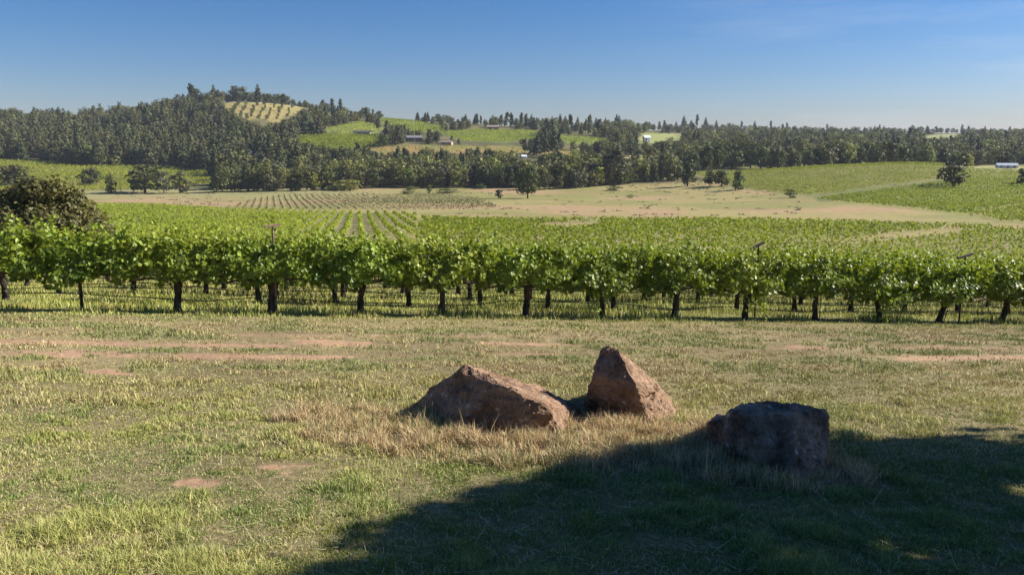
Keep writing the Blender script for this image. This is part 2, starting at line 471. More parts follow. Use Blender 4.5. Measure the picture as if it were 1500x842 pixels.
# ------------------------------------------------------------------ ground and hills
def make_ground_mat():
    m, t, out, N, K = newmat("ground_soil")
    at = N("ShaderNodeAttribute"); at.attribute_name = "albedo"
    dirt = N("ShaderNodeAttribute"); dirt.attribute_name = "bare"
    tx = N("ShaderNodeTexCoord")
    n = N("ShaderNodeTexNoise"); n.inputs['Scale'].default_value = 9.0; n.inputs['Detail'].default_value = 9; n.inputs['Roughness'].default_value = 0.7
    K(tx.outputs['Object'], n.inputs['Vector'])
    r = N("ShaderNodeMapRange"); r.inputs['From Min'].default_value = 0.3; r.inputs['From Max'].default_value = 0.7; r.inputs['To Min'].default_value = 0.62; r.inputs['To Max'].default_value = 1.32
    K(n.outputs[0], r.inputs['Value'])
    n2 = N("ShaderNodeTexNoise"); n2.inputs['Scale'].default_value = 0.55; n2.inputs['Detail'].default_value = 8; n2.inputs['Roughness'].default_value = 0.65
    K(tx.outputs['Object'], n2.inputs['Vector'])
    r2 = N("ShaderNodeMapRange"); r2.inputs['From Min'].default_value = 0.3; r2.inputs['From Max'].default_value = 0.7; r2.inputs['To Min'].default_value = 0.8; r2.inputs['To Max'].default_value = 1.2
    K(n2.outputs[0], r2.inputs['Value'])
    mm = N("ShaderNodeMath"); mm.operation = 'MULTIPLY'; K(r.outputs[0], mm.inputs[0]); K(r2.outputs[0], mm.inputs[1])
    n3 = N("ShaderNodeTexNoise"); n3.inputs['Scale'].default_value = 28.0; n3.inputs['Detail'].default_value = 5
    K(tx.outputs['Object'], n3.inputs['Vector'])
    dm = N("ShaderNodeMix"); dm.data_type = 'RGBA'; dm.inputs[6].default_value = (0.30, 0.18, 0.11, 1); dm.inputs[7].default_value = (0.42, 0.275, 0.18, 1)
    K(n3.outputs[0], dm.inputs[0])
    mx = N("ShaderNodeMix"); mx.data_type = 'RGBA'
    nb = N("ShaderNodeTexNoise"); nb.inputs['Scale'].default_value = 13.0; nb.inputs['Detail'].default_value = 8; nb.inputs['Roughness'].default_value = 0.72
    K(tx.outputs['Object'], nb.inputs['Vector'])
    ma = N("ShaderNodeMath"); ma.operation = 'MULTIPLY_ADD'; ma.inputs[1].default_value = 1.5; K(nb.outputs[0], ma.inputs[0]); K(dirt.outputs['Fac'], ma.inputs[2])
    rb = N("ShaderNodeMapRange"); rb.inputs['From Min'].default_value = 1.02; rb.inputs['From Max'].default_value = 1.5; K(ma.outputs[0], rb.inputs['Value'])
    K(rb.outputs[0], mx.inputs[0]); K(at.outputs['Color'], mx.inputs[6]); K(dm.outputs[2], mx.inputs[7])
    mu = N("ShaderNodeMix"); mu.data_type = 'RGBA'; mu.blend_type = 'MULTIPLY'; mu.inputs[0].default_value = 1.0
    cb = N("ShaderNodeCombineColor"); [K(mm.outputs[0], cb.inputs[i]) for i in range(3)]
    K(mx.outputs[2], mu.inputs[6]); K(cb.outputs[0], mu.inputs[7])
    p = N("ShaderNodeBsdfPrincipled"); p.inputs['Roughness'].default_value = 0.95; p.inputs['Specular IOR Level'].default_value = 0.1
    b = N("ShaderNodeBump"); b.inputs['Strength'].default_value = 0.6; b.inputs['Distance'].default_value = 0.03
    K(n.outputs[0], b.inputs['Height']); K(b.outputs[0], p.inputs['Normal'])
    K(mu.outputs[2], p.inputs['Base Color']); K(p.outputs[0], out.inputs['Surface'])
    return m

def bare_mask(X, Y):
    """worn reddish soil: two wheel ruts of the farm track and scattered bald spots"""
    X = np.asarray(X, float); Y = np.asarray(Y, float)
    q = Y - 0.20 * X
    n = fbm(X / 1.7, Y / 0.7, 41, 4)
    n_ = fbm(X / 3.6, Y / 1.6, 43, 3)
    rut = np.exp(-((q - 13.0) / 0.42) ** 2) + 0.9 * np.exp(-((q - 11.6) / 0.34) ** 2) + 0.5 * np.exp(-((q - 14.3) / 0.4) ** 2)
    nf = fbm(X / .35, Y / .2, 44, 4)
    m = .95 * sstep(0.52, 0.64, n * 0.45 + n_ * 0.4 + nf * .15 + 0.07 * np.clip(rut, 0, 1)) * np.clip(rut * 1.2, 0, 1)
    m = np.maximum(m, .42 * np.clip(rut, 0, 1) * sstep(.36, .56, n_))
    def spot(cx, cy, rx_, ry_):
        d = ((X - cx) / rx_) ** 2 + ((Y - cy) / ry_) ** 2 + 1.4 * (n - 0.5) * 2
        return (1 - sstep(0.1, 1.3, d + 3.4 * (nf - .5))) * .95
    for (u, v, a, b) in ((398, 693, .26, .22), (420, 683, .24, .16), (290, 708, .14, .10), (480, 500, 0.7, .3), (100, 518, .9, .35), (185, 545, .5, .22), (460, 640, .2, .15)):
        x, y, z = hit(u, v)
        m = np.maximum(m, spot(x, y, a, b))
    return np.where(Y < 19 + 0.232 * X, m, 0)

def build_ground():
    az1 = np.arange(-48, 48.01, 0.27)
    az = np.concatenate([np.arange(-180, -48, 4.0), az1, np.arange(52, 180, 4.0)])
    az = np.radians(az)
    r = np.concatenate([[0.01, 0.35], np.exp(np.linspace(math.log(0.8), math.log(400), 330)), np.exp(np.linspace(math.log(404), math.log(4800), 150))])
    A, R = np.meshgrid(az, r)
    X = R * np.sin(A); Y = R * np.cos(A)
    Z = ground_z(X, Y)
    nr, na = X.shape
    V = np.stack([X.ravel(), Y.ravel(), Z.ravel()], 1)
    i = np.arange(nr - 1)[:, None]; k = np.arange(na)[None, :]; k2 = (k + 1) % na
    Q = np.stack([i * na + k, i * na + k2, (i + 1) * na + k2, (i + 1) * na + k], -1)
    alb = ground_albedo(V[:, 0], V[:, 1], V[:, 2])
    bare = bare_mask(V[:, 0], V[:, 1])
    split = int(np.searchsorted(r, 536))
    gm = make_ground_mat()
    for nm, q in (("ground", Q[:split]), ("hills", Q[split:])):
        q = q.reshape(-1, 4)
        q = q[:, ::-1]
        used = np.unique(q)
        remap = np.full(len(V), -1); remap[used] = np.arange(len(used))
        vv = V[used]; q = remap[q]
        if nm == "ground":
            pass
        me = fast_mesh(nm, vv, [q], [gm], smooth=True)
        at = me.attributes.new("albedo", 'FLOAT_COLOR', 'POINT')
        at.data.foreach_set('color', np.concatenate([alb[used], np.ones((len(used), 1))], 1).astype(np.float32).ravel())
        at = me.attributes.new("bare", 'FLOAT', 'POINT'); at.data.foreach_set('value', bare[used].astype(np.float32))
        link(nm, me, None, {"ground": "sloping lawn, vineyard soil and dry valley floor", "hills": "rolling wooded hills beyond the dry valley"}[nm], nm, kind='structure')
build_ground()
# ------------------------------------------------------------------ leaf / tree meshes
def rot_frames(nrm, spin):
    nrm = nrm / (np.linalg.norm(nrm, axis=1)[:, None] + 1e-9)
    ref = np.where(np.abs(nrm[:, 2:3]) < 0.9, np.array([[0, 0, 1.0]]), np.array([[1.0, 0, 0]]))
    a = np.cross(ref, nrm); a /= np.linalg.norm(a, axis=1)[:, None] + 1e-9
    b = np.cross(nrm, a)
    c, s = np.cos(spin)[:, None], np.sin(spin)[:, None]
    return a * c + b * s, b * c - a * s, nrm

def leaf_quads(P, Nn, size, rng, aspect=1.0):
    """bent leaf clumps: each a folded pair of triangles + a rhombus outline"""
    n = len(P)
    a, b, nn = rot_frames(Nn, rng.uniform(0, 6.28, n))
    s = np.broadcast_to(np.asarray(size, float), (n,))[:, None]
    j = lambda: rng.uniform(0.75, 1.25, (n, 1))
    v0 = P - a * s * 0.5 * j() * aspect
    v1 = P - b * s * 0.42 * j() + nn * s * 0.12
    v2 = P + a * s * 0.5 * j() * aspect + nn * s * 0.1 * j()
    v3 = P + b * s * 0.42 * j() - nn * s * 0.14 * j()
    V = np.stack([v0, v1, v2, v3], 1).reshape(-1, 3)
    i = np.arange(n)[:, None] * 4
    return V, np.concatenate([i + 0, i + 1, i + 2, i + 3], 1)

def tree_arrays(kind, seed, nf, H=10.0, W=7.0, fs=0.6, trunk_sides=6):
    """unit tree standing on z=0: returns crown (V,Q,tint) and trunk MB"""
    rng = np.random.default_rng(seed)
    tb = MB()
    if kind == 'conifer':
        z = H * (0.13 + 0.87 * (1 - np.sqrt(rng.uniform(0, 1, nf)) ** 1.0) ** 1.0)
        rel = (z / H - 0.13) / 0.87
        lobe = 1 + 0.28 * np.sin(rel * 26 + rng.uniform(0, 6)) 
        ang = rng.uniform(0, 6.283, nf)
        side = 1 + 0.35 * vnoise(ang / 6.283 * 5 + seed, rel * 6, seed) - 0.15
        rr = W / 2 * (1 - rel) ** 0.8 * lobe * side * np.sqrt(rng.uniform(0.15, 1, nf)) + 0.12
        P = np.stack([rr * np.cos(ang), rr * np.sin(ang), z - rr * 0.25], 1)
        Nn = np.stack([np.cos(ang) * 0.7, np.sin(ang) * 0.7, np.full(nf, 0.75)], 1) + rng.normal(0, 0.35, (nf, 3))
        size = fs * rng.uniform(0.7, 1.3, nf) * (1.15 - 0.5 * rel)
        V, Q = leaf_quads(P, Nn, size, rng, 1.3)
        tint = np.clip(0.5 + 0.9 * (vnoise(ang * 1.3, rel * 8, seed + 3) - 0.5) + rng.normal(0, 0.16, nf), 0, 1)
        tb.tube([(0, 0, -0.6), (0.02, 0, H * 0.3), (0.0, 0.03, H * 0.7), (0, 0, H * 0.97)], [H * 0.018, H * 0.014, H * 0.008, 0.02], trunk_sides)
    elif kind == 'tallpine':   # open irregular grey pine: bare lower trunk, tufts above
        tb.tube([(0, 0, -0.6), (0.15, 0, H * 0.35), (-0.1, 0.1, H * 0.7), (0.1, 0, H * 0.95)], [H * 0.017, H * 0.013, H * 0.008, 0.03], trunk_sides)
        Ps, Ns = [], []
        nb = 16
        for k in range(nb):
            zc = H * (0.32 + 0.66 * (k + rng.uniform(0, .8)) / nb); a = rng.uniform(0, 6.28)
            R = W / 2 * (1 - 0.72 * max(0, (zc / H - 0.4)) / 0.6) * rng.uniform(0.35, 1)
            c = np.array([R * math.cos(a) * .75, R * math.sin(a) * .75, zc])
            tb.tube([(0, 0, zc - 0.06 * H), c], [0.05, 0.02], 4)
            m = nf // nb
            d = rng.normal(0, 1, (m, 3)); d /= np.linalg.norm(d, axis=1)[:, None]
            Ps.append(c + d * np.array([W * 0.2, W * 0.2, H * 0.055]) * rng.uniform(0.3, 1, (m, 1))); Ns.append(d + np.array([0, 0, 0.5]))
        P = np.concatenate(Ps); Nn = np.concatenate(Ns) + rng.normal(0, 0.3, (len(P), 3)); n = len(P)
        V, Q = leaf_quads(P, Nn, fs * rng.uniform(0.7, 1.3, n), rng)
        tint = np.clip(0.5 + rng.normal(0, 0.22, n), 0, 1)
    else:
        nl = {'round': 11, 'tall': 12, 'spread': 13, 'bush': 9, 'airy': 14}[kind]
        base = {'round': 0.02, 'tall': 0.0, 'spread': 0.06, 'bush': 0.0, 'airy': 0.06}[kind]
        tb.tube([(0, 0, -0.6), (0.1, 0.05, H * 0.18), (0.0, 0.1, H * 0.45), (0.1, 0, H * 0.75)], [H * 0.034, H * 0.024, H * 0.016, 0.03], trunk_sides)
        Ps, Ns, Ts = [], [], []
        for k in range(nl):
            a = k * 2.4 + rng.uniform(-.5, .5)
            zz = base + (1 - base) * (0.12 + 0.74 * (k + 0.5) / nl + rng.uniform(-0.08, 0.08))
            prof = math.sin(math.pi * min(0.97, max(0.16, (zz - base) / (1 - base))) ** 0.8) ** 0.6
            R = W / 2 * prof * rng.uniform(0.3, 0.68)
            c = np.array([R * math.cos(a), R * math.sin(a), H * zz])
            lr = np.array([1, 1, 0.0]) * W * rng.uniform(0.18, 0.30) + np.array([0, 0, 1]) * H * rng.uniform(0.11, 0.19)
            if kind == 'airy': lr *= 0.72
            tb.tube([(0, 0, H * max(0.1, zz * 0.5)), c * 0.6 + np.array([0, 0, H * zz * .3]), c], [H * 0.014, H * 0.008, 0.02], 4)
            m = nf // nl
            d = rng.normal(0, 1, (m, 3)); d /= np.linalg.norm(d, axis=1)[:, None]
            bump = 0.75 + 0.5 * vnoise(d[:, 0] * 2.2 + k, d[:, 2] * 2.2 + d[:, 1] * 1.7, seed + k)
            p = c + d * lr * (rng.uniform(0.25, 1, (m, 1)) ** 0.5) * bump[:, None]
            Ps.append(p); Ns.append(d + np.array([0, 0, 0.35])); Ts.append(np.full(m, rng.uniform(-0.22, 0.22)))
        P = np.concatenate(Ps); P[:, 2] = np.maximum(P[:, 2], 0.02 * H)
        n = len(P)
        Nn = np.concatenate(Ns) + rng.normal(0, 0.38, (n, 3))
        V, Q = leaf_quads(P, Nn, fs * rng.uniform(0.65, 1.35, n), rng)
        tint = np.clip(0.5 + np.concatenate(Ts) + rng.normal(0, 0.2, n), 0, 1)
    return V, Q, tint, tb

M_OAK = leaf_mat("oak_leaves", (0.036, 0.048, 0.016), (0.098, 0.118, 0.036), 0.6, 0.18, (0.12, 0.15, 0.02), 0.34, 0.2)
M_LIGHT = leaf_mat("willow_leaves", (0.075, 0.11, 0.022), (0.19, 0.23, 0.05), 0.55, 0.25, (0.25, 0.3, 0.04), 0.3)
M_GREY = leaf_mat("grey_leaves", (0.062, 0.070, 0.036), (0.125, 0.132, 0.07), 0.65, 0.15, (0.14, 0.15, 0.05), 0.25, 0.15)
M_PINE = leaf_mat("pine_needles", (0.040, 0.052, 0.022), (0.088, 0.104, 0.042), 0.65, 0.1, (0.08, 0.1, 0.02), 0.3, 0.15)
M_OLIVE = leaf_mat("olive_leaves", (0.062, 0.070, 0.020), (0.15, 0.155, 0.048), 0.6, 0.2, (0.18, 0.19, 0.03), 0.3, 0.2)
M_BUSH = leaf_mat("scrub_oak_leaves", (0.060, 0.056, 0.015), (0.17, 0.15, 0.042), 0.55, 0.2, (0.16, 0.15, 0.02), 0.1)
M_DEAD = leaf_mat("dead_needles", (0.12, 0.06, 0.03), (0.22, 0.12, 0.06), 0.7, 0.1, (0.2, 0.1, 0.05), 0.1)
M_YEL = leaf_mat("yellow_leaves", (0.20, 0.21, 0.025), (0.34, 0.33, 0.05), 0.55, 0.25, (0.35, 0.35, 0.04), 0.15)
M_BARK = noise_mat("tree_bark", (0.05, 0.04, 0.03), (0.13, 0.105, 0.08), 3.0, 0.95)
M_PALE = noise_mat("pale_bark", (0.40, 0.36, 0.29), (0.55, 0.5, 0.42), 2.0, 0.9)

def crown_mesh(name, V, Q, tint, mat):
    return fast_mesh(name, V, [Q], [mat], fattr={"tint": tint})

def single_tree_mesh(name, arr, mat):
    V, Q, tint, tb = arr
    TV = np.concatenate(tb.V); o = len(V)
    tq = np.concatenate(tb.Q) + o; tt = np.concatenate(tb.T) + o
    mi = np.concatenate([np.zeros(len(Q)), np.ones(len(tq) + len(tt))])
    ti = np.concatenate([tint, np.zeros(len(tq) + len(tt))])
    return fast_mesh(name, np.concatenate([V, TV]), [np.concatenate([Q, tq]), tt], [mat, M_BARK], midx=mi, fattr={"tint": ti})

PROTO = {}
for kd, W_, fs, nf in (('conifer', 5.4, 1.0, 620), ('tallpine', 5.0, 1.0, 480), ('round', 9.5, 1.0, 620), ('tall', 6.5, 0.95, 600), ('spread', 11.5, 1.05, 640), ('bush', 12, 1.1, 420), ('airy', 8.0, 0.9, 460)):
    for s in range(4 if kd == 'conifer' else 3):
        PROTO[(kd, s)] = tree_arrays(kd, 100 + s * 13 + len(kd), nf, 10.0, W_, fs * 0.92)
MESHES = {}
def proto_mesh(kd, s, mat):
    k = (kd, s, mat.name)
    if k not in MESHES:
        MESHES[k] = single_tree_mesh("tree_" + kd, PROTO[(kd, s)], mat)
    return MESHES[k]
PARTM = {}
def proto_parts(kd, s, mat, bark):
    k = (kd, s, mat.name, bark.name)
    if k not in PARTM:
        V, Q, tint, tb = PROTO[(kd, s)]
        PARTM[k] = (crown_mesh("crown", V, Q, tint, mat), tb.mesh("trunk", [bark], True))
    return PARTM[k]
def tree_parts(name, kd, s, mat, bark, loc, rz, sc, label, cat="tree", group=None):
    a, b = proto_parts(kd, s, mat, bark)
    e = empty(name, loc, label, cat, group, (0, 0, rz), sc)
    link("crown", a, e); link("trunk", b, e)
    return e


# ------------------------------------------------------------------ occupancy on sight lines (so only trees that can be seen are built one by one)
OCC = np.zeros((421, 800), bool)      # 2 px cells, u from -50
def occ_box(u0, u1, v0, v1):
    return (max(0, int(v0 / 2)), min(421, int(math.ceil(v1 / 2)))), (max(0, int((u0 + 50) / 2)), min(800, int(math.ceil((u1 + 50) / 2))))
def occ_test(u, v_base, hpx, wpx, kind):
    (a, b), (c, d) = occ_box(u - wpx / 2, u + wpx / 2, v_base - hpx, v_base)
    if b <= a or d <= c:
        return 0.0
    yy, xx = np.mgrid[a:b, c:d]
    if kind == 'conifer':
        rel = np.clip((yy * 2 - (v_base - hpx)) / max(hpx, 1), 0, 1)
        m = np.abs(xx * 2 - 50 - u) < wpx / 2 * rel + 1
    else:
        m = ((xx * 2 - 50 - u) / (wpx / 2 + 1)) ** 2 + ((yy * 2 - (v_base - hpx * 0.52)) / (hpx * 0.5 + 1)) ** 2 < 1
    n = m.sum()
    if n == 0:
        return 0.0
    s_ = OCC[a:b, c:d]
    free = (m & ~s_).sum() / n
    s_ |= m
    return float(free)

# ------------------------------------------------------------------ houses, sheds, poles
M_WHITE = noise_mat("white_boards", (0.70, 0.70, 0.67), (0.82, 0.82, 0.79), 1.5, 0.7)
M_TAN = noise_mat("tan_render", (0.40, 0.31, 0.22), (0.5, 0.40, 0.3), 1.5, 0.85)
M_BROWN = noise_mat("brown_boards", (0.20, 0.11, 0.07), (0.30, 0.17, 0.11), 1.5, 0.85)
M_GROOF = noise_mat("grey_shingles", (0.14, 0.14, 0.155), (0.22, 0.22, 0.235), 2.0, 0.8)
M_BROOF = noise_mat("blue_grey_metal_roof", (0.42, 0.47, 0.55), (0.55, 0.60, 0.68), 1.0, 0.4)
M_WROOF = noise_mat("white_metal_roof", (0.66, 0.70, 0.76), (0.8, 0.83, 0.88), 1.0, 0.4)
M_PROOF = noise_mat("brown_shingles", (0.24, 0.17, 0.15), (0.34, 0.26, 0.23), 2.0, 0.85)
M_DROOF = noise_mat("dark_roof", (0.05, 0.05, 0.055), (0.1, 0.1, 0.11), 2.0, 0.7)
M_GLASS = noise_mat("window_glass", (0.03, 0.04, 0.05), (0.06, 0.07, 0.09), 1.0, 0.1, spec=0.6)
M_POLE = noise_mat("weathered_pole", (0.33, 0.29, 0.23), (0.45, 0.4, 0.33), 4.0, 0.9)
HOUSE_RECTS = []

def house(name, u, v, wpx, hpx, wall, roof, label, yaw=0.0, depth=0.7, cat="house", dmin=200, roofh=0.4):
    x, y, z = hit(u, v, dmin)
    W = wpx * y / FPX; H = hpx * y / FPX
    Dp = W * depth
    hw = H * (1 - roofh)
    e = empty(name, (x, y, z - 0.3), label, cat, None, (0, 0, yaw))
    m = MB().box((0, 0, (hw + 0.3) / 2), (W, Dp, hw + 0.3))
    g = [(-W / 2, -Dp / 2, hw + .3), (-W / 2, Dp / 2, hw + .3), (-W / 2, 0, H + .22), (W / 2, -Dp / 2, hw + .3), (W / 2, Dp / 2, hw + .3), (W / 2, 0, H + .22)]
    m.add(g, None, [[0, 2, 1], [3, 4, 5]])
    link("wall", m.mesh("wall", [wall]), e)
    ov = 0.5; r = MB()
    for s in (-1, 1):
        a = [(-W / 2 - ov, s * (Dp / 2 + ov), hw + .3 - 0.12), (W / 2 + ov, s * (Dp / 2 + ov), hw + .3 - 0.12), (W / 2 + ov, 0, H + .3), (-W / 2 - ov, 0, H + .3)]
        b = [(p[0], p[1], p[2] + 0.18) for p in a]
        r.add(a + b, [[0, 1, 2, 3], [4, 7, 6, 5], [0, 4, 5, 1], [1, 5, 6, 2], [2, 6, 7, 3], [3, 7, 4, 0]])
    link("roof", r.mesh("roof", [roof]), e)
    nw = max(2, min(4, int(W / 4)))
    for k in range(nw):
        xx = -W / 2 + W * (k + 0.5) / nw
        if k == nw // 2:
            link("door", MB().box((xx, -Dp / 2 - 0.03, 0.3 + min(2.1, hw * .8) / 2), (1.1, 0.06, min(2.1, hw * .8))).mesh("door", [M_BROWN if wall is not M_BROWN else M_WHITE]), e)
        else:
            link("window", MB().box((xx, -Dp / 2 - 0.03, 0.3 + hw * 0.55), (min(1.6, W / nw * .5), 0.06, hw * 0.4)).mesh("window", [M_GLASS]), e)
    HOUSE_RECTS.append((u - wpx / 2 - 1, u + wpx / 2 + 1, v - hpx, v, y))
    return e

house("farmhouse", 947, 208, 9, 9, M_WHITE, M_WROOF, "white two storey farmhouse below the far wooded ridge", 0.3, 0.8, roofh=0.35)
house("metal_barn", 1474, 246.5, 26, 7, M_WHITE, M_BROOF, "long white barn with pale blue roof beyond the hillside vineyard", -0.25, 0.5, "barn")
house("winery_shed", 530, 197, 24, 5, M_TAN, M_DROOF, "low dark roofed shed at the top of the small green vineyard", 0.1, 0.4, "shed")
house("ranch_house", 607, 207, 22, 8, M_BROWN, M_GROOF, "grey roofed ranch house among trees above the brown scrub", 0.2, 0.6)
house("small_house", 655, 212, 15, 5.5, M_TAN, M_PROOF, "small house with brown roof beside the ranch house", -0.2, 0.6)
house("ridge_house", 722, 190, 17, 6, M_BROWN, M_PROOF, "brown house on the ridge above the green vineyard", 0.0, 0.6)
house("white_cottage", 1100, 224, 17, 6, M_WHITE, M_WROOF, "white cottage half hidden in woods behind the hillside vineyard", 0.25, 0.6)
house("hay_barn", 1003, 242, 10, 5, M_TAN, M_BROOF, "small barn with blue grey roof behind the field trees", 0.1, 0.8, "barn")
house("cottage", 767, 232, 7, 4.5, M_WHITE, M_WROOF, "white roofed cottage in the creek woods under the hedged vineyard", 0.4, 0.8, "cottage")
house("trailer", 783, 240, 6, 3.5, M_WHITE, M_GROOF, "white trailer with grey roof in the creek woods", -0.3, 0.6, "trailer")
house("pump_house", 371, 227, 6, 5, M_WHITE, M_WROOF, "tiny white pump house at the foot of the pine hill", 0.2, 0.9, "shed")
house("hilltop_house", 115, 167, 6, 4.5, M_WHITE, M_WROOF, "tiny white house on the skyline of the pine ridge", 0.0, 0.8)

def pole(u, v, hpx, label):
    x, y, z = hit(u, v, 200)
    H = hpx * y / FPX
    e = empty("utility_pole", (x, y, z), label, "pole", None, (0, 0, 0.4))
    link("post", MB().tube([(0, 0, -0.4), (0, 0, H)], [0.17, 0.12], 8).mesh("post", [M_POLE], True), e)
    link("crossarm", MB().box((0, -0.14, H - 0.6), (2.0, 0.1, 0.13)).mesh("crossarm", [M_POLE]), e)
pole(177, 282, 25, "pale wooden utility pole at the left edge of the dry valley floor")
pole(244, 284, 20, "short pale pole beside the grey dead tree")
pole(402, 225, 13, "thin utility pole in front of the pine hill")

# ------------------------------------------------------------------ single trees of the valley
def place_tree(u, v, hpx, wpx, kd, s, mat, label, name="oak_tree", bark=None, cat="tree", group=None, dmin=200):
    x, y, z = hit(u, v, dmin)
    V = PROTO[(kd, s)][0]
    w0 = np.percentile(V[:, 0], 99) - np.percentile(V[:, 0], 1); h0 = np.percentile(V[:, 2], 99.5)
    H = hpx * y / FPX; W = wpx * y / FPX
    occ_test(u, v, hpx, wpx, kd)
    return tree_parts(name, kd, s, mat, bark or M_BARK, (x, y, z), RNG.uniform(0, 6.28), (W / w0, W / w0, H / h0), label, cat, group)

place_tree(773, 291, 47, 33, 'round', 0, M_OAK, "dark oak standing alone in the dry valley field", "oak_tree")
place_tree(1395, 274, 33, 40, 'round', 0, M_OAK, "dark round oak standing inside the yellow green hillside vineyard")
place_tree(1503, 273, 27, 30, 'round', 2, M_OAK, "dark oak cut by the picture's right edge in the hillside vineyard")
place_tree(1007, 273, 34, 22, 'tall', 0, M_OAK, "dark oak at the corner where dry field meets hillside vineyard")
place_tree(1040, 273, 23, 22, 'round', 0, M_OAK, "low round oak at the foot of the hillside vineyard, first of a pair")
place_tree(1057, 273, 24, 24, 'round', 2, M_OAK, "low round oak at the foot of the hillside vineyard, second of a pair")
place_tree(1081, 278, 29, 17, 'tall', 1, M_OAK, "narrow dark oak beside the pair under the hillside vineyard")
place_tree(1157, 290, 13, 17, 'bush', 1, M_OAK, "dark shrub at the lower corner of the hillside vineyard", "shrub", cat="shrub")
place_tree(730, 291, 13, 13, 'airy', 1, M_GREY, "thin grey green bush in the dry field near the lone oak", "shrub", cat="shrub")
place_tree(629, 283, 12, 7, 'tall', 2, M_LIGHT, "small upright green sapling at the far edge of the young vines", "sapling")
for (u, v, h, w_, m, lab) in ((603, 278, 5, 22, M_LIGHT, "bright green low thicket along the far edge of the dry field"), (597, 284, 5, 24, M_OAK, "dark low thicket behind the young vine rows"),
        (655, 283, 6, 40, M_OAK, "long dark low thicket in the dry field"), (745, 275, 6, 18, M_LIGHT, "green mound of brush in front of the creek trees"),
        (899, 279, 7, 24, M_OAK, "dark green mound of brush under the pale trunked tree"), (924, 290, 5, 12, M_LIGHT, "small green brush mound out in the dry field"),
        (705, 277, 8, 16, M_OAK, "dark brush at the creek edge left of the lone oak"), (505, 279, 16, 56, M_LIGHT, "broad pale green willow thicket on the creek bank")):
    place_tree(u, v, h, w_, 'bush', 0 if w_ < 30 else 2, m, lab, "thicket", cat="bush")
place_tree(213, 283, 41, 46, 'round', 1, M_OAK, "large round dark oak at the left end of the dry field")
place_tree(240, 284, 33, 24, 'airy', 0, M_GREY, "sparse grey half dead tree beside the round oak", bark=M_PALE)
place_tree(264, 283, 31, 24, 'airy', 2, M_GREY, "brownish grey tree with thin crown next to the half dead tree")
place_tree(163, 284, 28, 16, 'tall', 1, M_OAK, "slender dark tree near the utility pole")
place_tree(133, 272, 25, 30, 'round', 0, M_OAK, "dark oak in the left vineyard behind the big scrub oak")
place_tree(22, 272, 30, 52, 'round', 2, M_OAK, "dark spreading oak behind the big scrub oak on the left")
place_tree(900, 270, 54, 48, 'airy', 1, M_GREY, "tall grey eucalyptus with a pale trunk at the creek", "eucalyptus_tree", M_PALE)
place_tree(158, 219, 22, 9, 'conifer', 1, M_DEAD, "rusty brown dead conifer on the pine hill", "dead_conifer")
place_tree(125, 240, 26, 30, 'round', 1, M_LIGHT, "pale green bushy tree at the foot of the pine hill")
place_tree(170, 243, 13, 16, 'bush', 0, M_LIGHT, "light green shrub at the top edge of the left vineyard", "shrub", cat="shrub")

# big scrub oak at the left, near
def big_bush():
    D = 75.0
    p = PX(58, 300, D); x, y = p[0], p[1]; z = float(ground_z(x, y))
    top = PX(62, 266, D)[2]
    H = top - z + 0.1; W = 202 * D / FPX
    rng = np.random.default_rng(5)
    tb = MB()
    for k in range(5):
        a = k * 1.26
        tb.tube([(0.2 * math.cos(a), 0.2 * math.sin(a), -0.3), (0.8 * math.cos(a), 0.6 * math.sin(a), H * .3), (W * .3 * math.cos(a), W * .22 * math.sin(a), H * .72)], [0.24, 0.17, 0.04], 6)
    Ps, Ns, Ts = [], [], []
    nl = 80
    for k in range(nl):
        a = rng.uniform(0, 6.283); q = math.sqrt(rng.uniform(0, 1))
        zz = (1 - q ** 2.6) * 0.9
        c = np.array([W * .42 * q * math.cos(a), W * .34 * q * math.sin(a), H * (0.10 + rng.uniform(0.35, 1) * zz)])
        m = 330
        d = rng.normal(0, 1, (m, 3)); d /= np.linalg.norm(d, axis=1)[:, None]
        lr = np.array([1, 1, 0.8]) * rng.uniform(0.9, 1.75)
        Ps.append(c + d * lr * rng.uniform(0.3, 1, (m, 1)) ** .5); Ns.append(d + [0, 0, .4]); Ts.append(np.full(m, rng.uniform(-.25, .25)))
    P = np.concatenate(Ps); n = len(P); P[:, 2] = np.clip(P[:, 2], 0.05, None)
    V, Q = leaf_quads(P, np.concatenate(Ns) + rng.normal(0, .4, (n, 3)), rng.uniform(0.20, 0.42, n), rng)
    e = empty("scrub_oak", (x, y, z), "big olive brown scrub oak mound rising behind the left end of the vines", "bush")
    link("crown", crown_mesh("crown", V, Q, np.clip(.5 + np.concatenate(Ts) + rng.normal(0, .2, n), 0, 1), M_BUSH), e)
    link("trunk", tb.mesh("trunk", [M_BARK], True), e)
    return x, y
BUSHX, BUSHY = big_bush()

# ------------------------------------------------------------------ woods
_Dk = _DS[_DS > 200]
def skyline(u):
    t = (u - 750.0) / FPX / math.cos(PITCH)
    s = (ground_z(t * _Dk, _Dk) - EYE) / _Dk
    k = int(np.argmax(s)); return t * _Dk[k], float(_Dk[k]), float(s[k])
def covered(u, v, h, w_, D):
    for q in CLEAR:
        hi = (.95 if q is ORCHARD else .65)
        if in_poly(np.array([u, u, u - w_ * .3, u + w_ * .3, u]), np.array([v, v - h * .45, v - h * .65, v - h * .65, v - h * hi]), q).any():
            return True
    for (a, b, c, d, y) in HOUSE_RECTS:
        if D < y + 4 and u + w_ * .4 > a and u - w_ * .4 < b and v > c and v - h < d - (d - c) * .25:
            return True
        if abs(D - y) < 10 and abs(u - (a + b) / 2) < (b - a) / 2 + 1:
            return True
    return False

